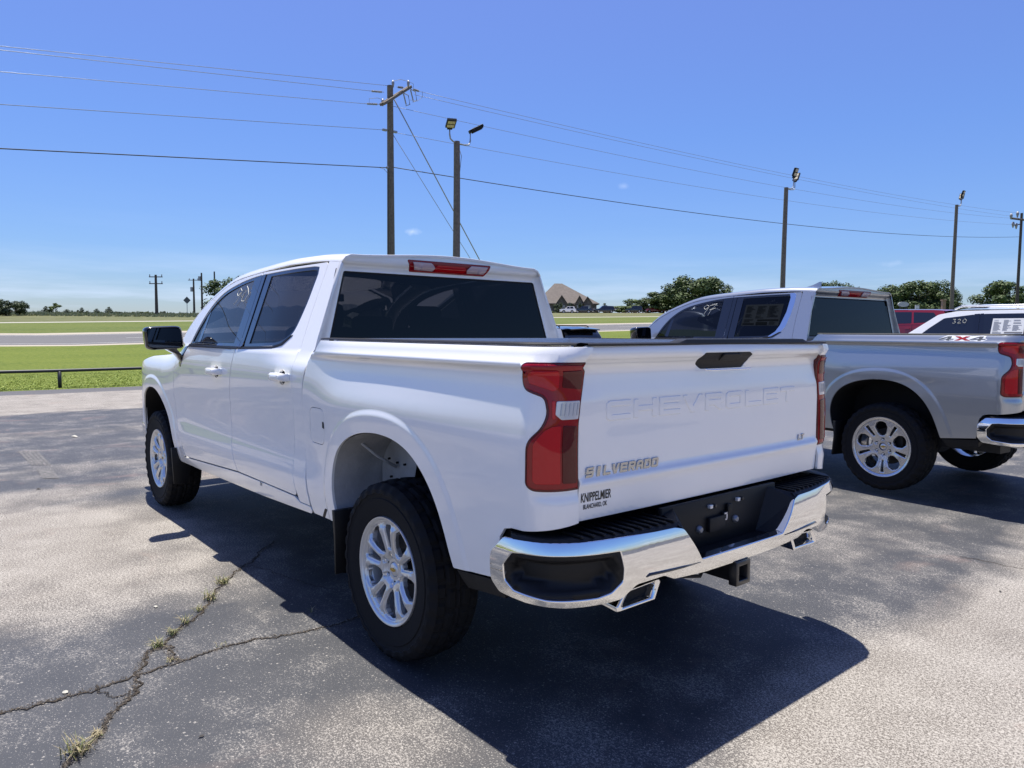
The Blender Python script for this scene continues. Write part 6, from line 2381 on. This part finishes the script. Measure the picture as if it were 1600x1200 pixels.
def sticker(parent, f, x0, x1, z0, z1, white=True, seed=1):
    st = panel('window_sticker', [(x0, z0), (x1, z0), (x1, z1), (x0, z1)], f, (0, 1, 0), M_PAPER if white else mat('faint_paper', (.016, .019, .022), .8, spec=0), parent, step=.2, bstep=.15, depth=0)
    r = random.Random(seed)
    f2 = off(f, .002, (0, 1, 0))
    mb = MB()
    w, h = x0-x1, z1-z0
    rows_ = [(.93, .05, .30), (.93, .05, .30)]

    def rect(a, b_, c, d):
        P_ = f2(np.array([x0-a*w, x0-b_*w, x0-b_*w, x0-a*w]), np.array([z0+c*h, z0+c*h, z0+d*h, z0+d*h]))
        mb.add([tuple(q) for q in P_], [(0, 1, 2, 3)])
    for k in range(13):
        z_ = .90-.045*k
        for (a, b_) in ((.05, .30), (.35, .60), (.65, .93)):
            if r.random() < .9:
                rect(a, a+(b_-a)*r.uniform(.5, 1), z_, z_+.018)
    rect(.03, .35, .06, .12)
    rect(.40, .70, .04, .17)
    rect(.42, .97, .22, .29)
    for k in range(4):
        rect(.05, .05+r.uniform(.15, .28), .17+.04*k, .185+.04*k)
        rect(.75, .75+r.uniform(.1, .2), .06+.04*k, .075+.04*k)
    o = mb.build('printed_text', M_GREYINK if white else mat('faint_ink', (.005, .006, .007), .8, spec=0), st)
    o['kind'] = 'stuff'
    return st


hwf = 1.0
def suvside(x_, z_):
    z_ = np.asarray(z_, float)
    x_ = np.asarray(x_, float)
    y_ = hwf-.035-np.clip(z_-1.22, 0, 9)*.32
    return np.stack([x_, y_+.020+x_*0, z_], -1)
wroot = [o for o in suv.children if o.name.startswith('cabin_side')][0]
sticker(wroot, suvside, b-3.26, b-3.86, 1.31, 1.70, True, 4)
marker_text([[(0, 1), (.6, 1), (.3, .55), (.7, .3), (.3, 0), (0, .1)]], lambda u, v: suvside(b-2.48-u*.09, 1.60+v*.09), (0, 1, 0), wroot, w=.0035)
marker_text([[(0, .8), (.4, 1), (.6, .7), (0, 0), (.7, .05)]], lambda u, v: suvside(b-2.58-u*.09, 1.605+v*.09), (0, 1, 0), wroot, w=.0035)
marker_text([[(.4, 1), (0, .6), (.1, .1), (.6, 0), (.8, .6), (.4, 1)]], lambda u, v: suvside(b-2.68-u*.09, 1.61+v*.09), (0, 1, 0), wroot, w=.0035)

x, y, z = upt(1404, 29)
car('sport_utility_vehicle', 'red sport utility vehicle between the silver pickup cab and the white one', 'suv', (x, y, at_px(1440, 486, Z=29)[2]-1.66), math.radians(-8), M_REDP, suvP(4.85, .95, 1.70, 1.10, .38))
x, y, z = upt(1545, 33)
car('sport_utility_vehicle', 'black sport utility vehicle almost hidden behind the white one', 'suv', (x, y, at_px(1495, 478, Z=34)[2]-1.72), math.radians(-8), M_BLKP2, suvP(4.85, .95, 1.74, 1.10, .38))
# grey crossover seen between the cabs, parked against the rail
x, y, z = upt(925, 22.5)
GP = suvP(4.4, .92, 1.62, 1.08, .36, roofm=mat('dark_roof', (.06, .065, .07), .2, .2, 1.0))
cx_ = car('crossover', 'light grey crossover with dark roof, rear window showing between the two pickup cabs', 'suv', (x+2.25, y+.05, at_px(905, 509, Z=22)[2]-1.62), math.radians(-3), M_GREYP, GP)
MB().grid([[(-1.75, .62, 1.57), (-1.75, 0, 1.60), (-1.75, -.62, 1.57)], [(-2.12, .60, 1.52), (-2.12, 0, 1.545), (-2.12, -.60, 1.52)], [(-2.10, .60, 1.49), (-2.10, 0, 1.515), (-2.10, -.60, 1.49)]]).build('roof_spoiler', M_GLOSSB, cx_)
for s in (1, -1):
    MB().tube([(-1.6, s*.60, 1.58), (-1.5, s*.61, 1.635), (.2, s*.61, 1.65), (.35, s*.60, 1.60)], .02, 6).build('roof_rail', M_BLACKP, cx_, smooth=True)
# far vehicles parked at the house
for (u, L_, pnt, kind, rzd, lb) in ((886, 4.3, M_WHITE, 'p', -40+95, 'white pickup parked in front of the brown house'), (911, 5.0, M_NAVY, 'p', -40+80, 'dark blue pickup parked right of the white one'), (943, 5.3, M_BLKP2, 's', -40+95, 'large black sport utility vehicle parked right of the dark blue pickup'),
                                    (989, 4.6, mat('dark_green_paint', (.012, .018, .014), .3, 0, 1.0), 's', -40+85, 'dark green utility vehicle parked beside the light green shrub'), (1022, 5.4, M_REDP, 'p', -40+92, 'red pickup driving in front of the grove')):
    Z = 196
    x, y, z = upt(u, Z)
    car('parked_pickup' if kind == 'p' else 'parked_vehicle', lb, 'pickup truck' if kind == 'p' else 'suv', (x, y, z+.06), math.radians(rzd), pnt,
        (pickP if kind == 'p' else suvP)(L_, .95, 1.85 if kind == 'p' else 1.85))

# ================================================================== the two pickups
T = make_truck('white crew cab pickup with black mirrors, nearest to the camera', (0, 0), 0, M_WHITE, 'split', M_ALLOY, 'white', 'crew cab pickups of the same model')
S = make_truck('silver grey crew cab pickup with a 4x4 decal, parked right of the white one', (.033, -5.233), math.radians(-5.27), M_SILVER, 'petal', M_ALLOY2, 'silver', 'crew cab pickups of the same model', z=.045)
tf = [o for o in T.children if o.name.startswith('front_door')][0]
sf = [o for o in S.children if o.name.startswith('front_door')][0]
sr = [o for o in S.children if o.name.startswith('rear_door')][0]
sb = [o for o in S.children if o.name.startswith('bed_side')][0]
OUTL = (0, 1, 0)
mk = lambda x0, z0, k=.10: (lambda u, v: side_cab(x0-np.asarray(u)*k*1.3-.15*k*np.asarray(v), z0+np.asarray(v)*k))
marker_text([[(.6, .8), (.3, 1), (0, .7), (.3, .45), (.6, .75), (.4, .2), (.1, -.1)]], mk(2.21, 1.66), OUTL, tf, w=.0018)
marker_text([[(.5, .9), (.1, .6), (.15, .1), (.6, .1), (.8, .55), (.5, .9), (.2, 1.1)]], mk(2.095, 1.66), OUTL, tf, w=.0018)
marker_text([[(.6, .8), (.3, 1), (0, .7), (.3, .45), (.6, .75), (.3, -.1)]], mk(2.25, 1.66), OUTL, sf)
marker_text([[(0, .9), (.7, 1.1), (.3, .5), (.1, -.2)], [(.1, .4), (.7, .6)]], mk(2.16, 1.66), OUTL, sf)
sticker(sr, off(side_cab, -.0085, OUTL), 1.66, 1.20, 1.52, 1.75, False, 9)
# bright window trim on the silver truck's rear quarter
tr_ = [(1.255, 1.396), (1.16, 1.438), (1.115, 1.50), (1.087, 1.628), (1.078, 1.75), (1.080, 1.835), (1.10, 1.856), (1.155, 1.856), (1.135, 1.81), (1.140, 1.66), (1.175, 1.52), (1.21, 1.455), (1.28, 1.404)]
panel('chrome_window_trim', rpoly(tr_, .005), off(side_cab, .002, OUTL), OUTL, M_CHROME, sr, step=.04, bstep=.02, r=.002, depth=.006)


# 4x4 decal on the bed side
def decal(x0, z0, w, h):
    fo = lambda e: off(side, e, OUTL)
    T_ = lambda q, g=0: [(x0-(px*w)-.0*pz, z0+pz*h) for px, pz in q]
    four = [(0, .30), (.62, 1), (.86, 1), (.76, .42), (1, .42), (.97, .22), (.73, .22), (.70, 0), (.50, 0), (.53, .22), (0, .22)]
    hole = [(.26, .42), (.56, .42), (.60, .78)]
    ex = [(0, 0), (.30, 0), (.50, .34), (.72, 0), (1.05, 0), (.68, .52), (1.0, 1), (.72, 1), (.52, .68), (.34, 1), (.02, 1), (.36, .5)]
    out_ = panel('decal_outline', rpoly(T_([(-.02, .25), (.18, 1.2), (.30, 1.2), (.36, 1.12), (.42, 1.2), (.62, 1.2), (.70, 1.05), (.92, 1.2), (1.0, 1.1), (.98, .6), (1.03, .35), (.95, -.15), (.80, -.15), (.74, .05), (.62, -.15), (.36, -.15), (.26, .02), (.18, -.15), (.10, .1)]), .004), fo(.0012), OUTL, mat('decal_white', (.75, .76, .77), .4), sb, step=.03, bstep=.02, depth=0)
    for nm, q, hh_, a, m_ in (('decal_figure', four, hole, 0, mat('decal_grey', (.10, .105, .11), .4)), ('decal_cross', ex, None, .34, mat('decal_red', (.35, .012, .015), .4)), ('decal_figure', four, hole, .665, mat('decal_grey', (.10, .105, .11), .4))):
        tt = lambda Q: [(x0-(a+px*.33)*w, z0+pz*h) for px, pz in Q]
        panel(nm, tt(q), fo(.002), OUTL, m_, sb, holes=[tt(hh_)] if hh_ else [], step=.03, bstep=.02, depth=0)


decal(-.455, 1.384, .37, .036)
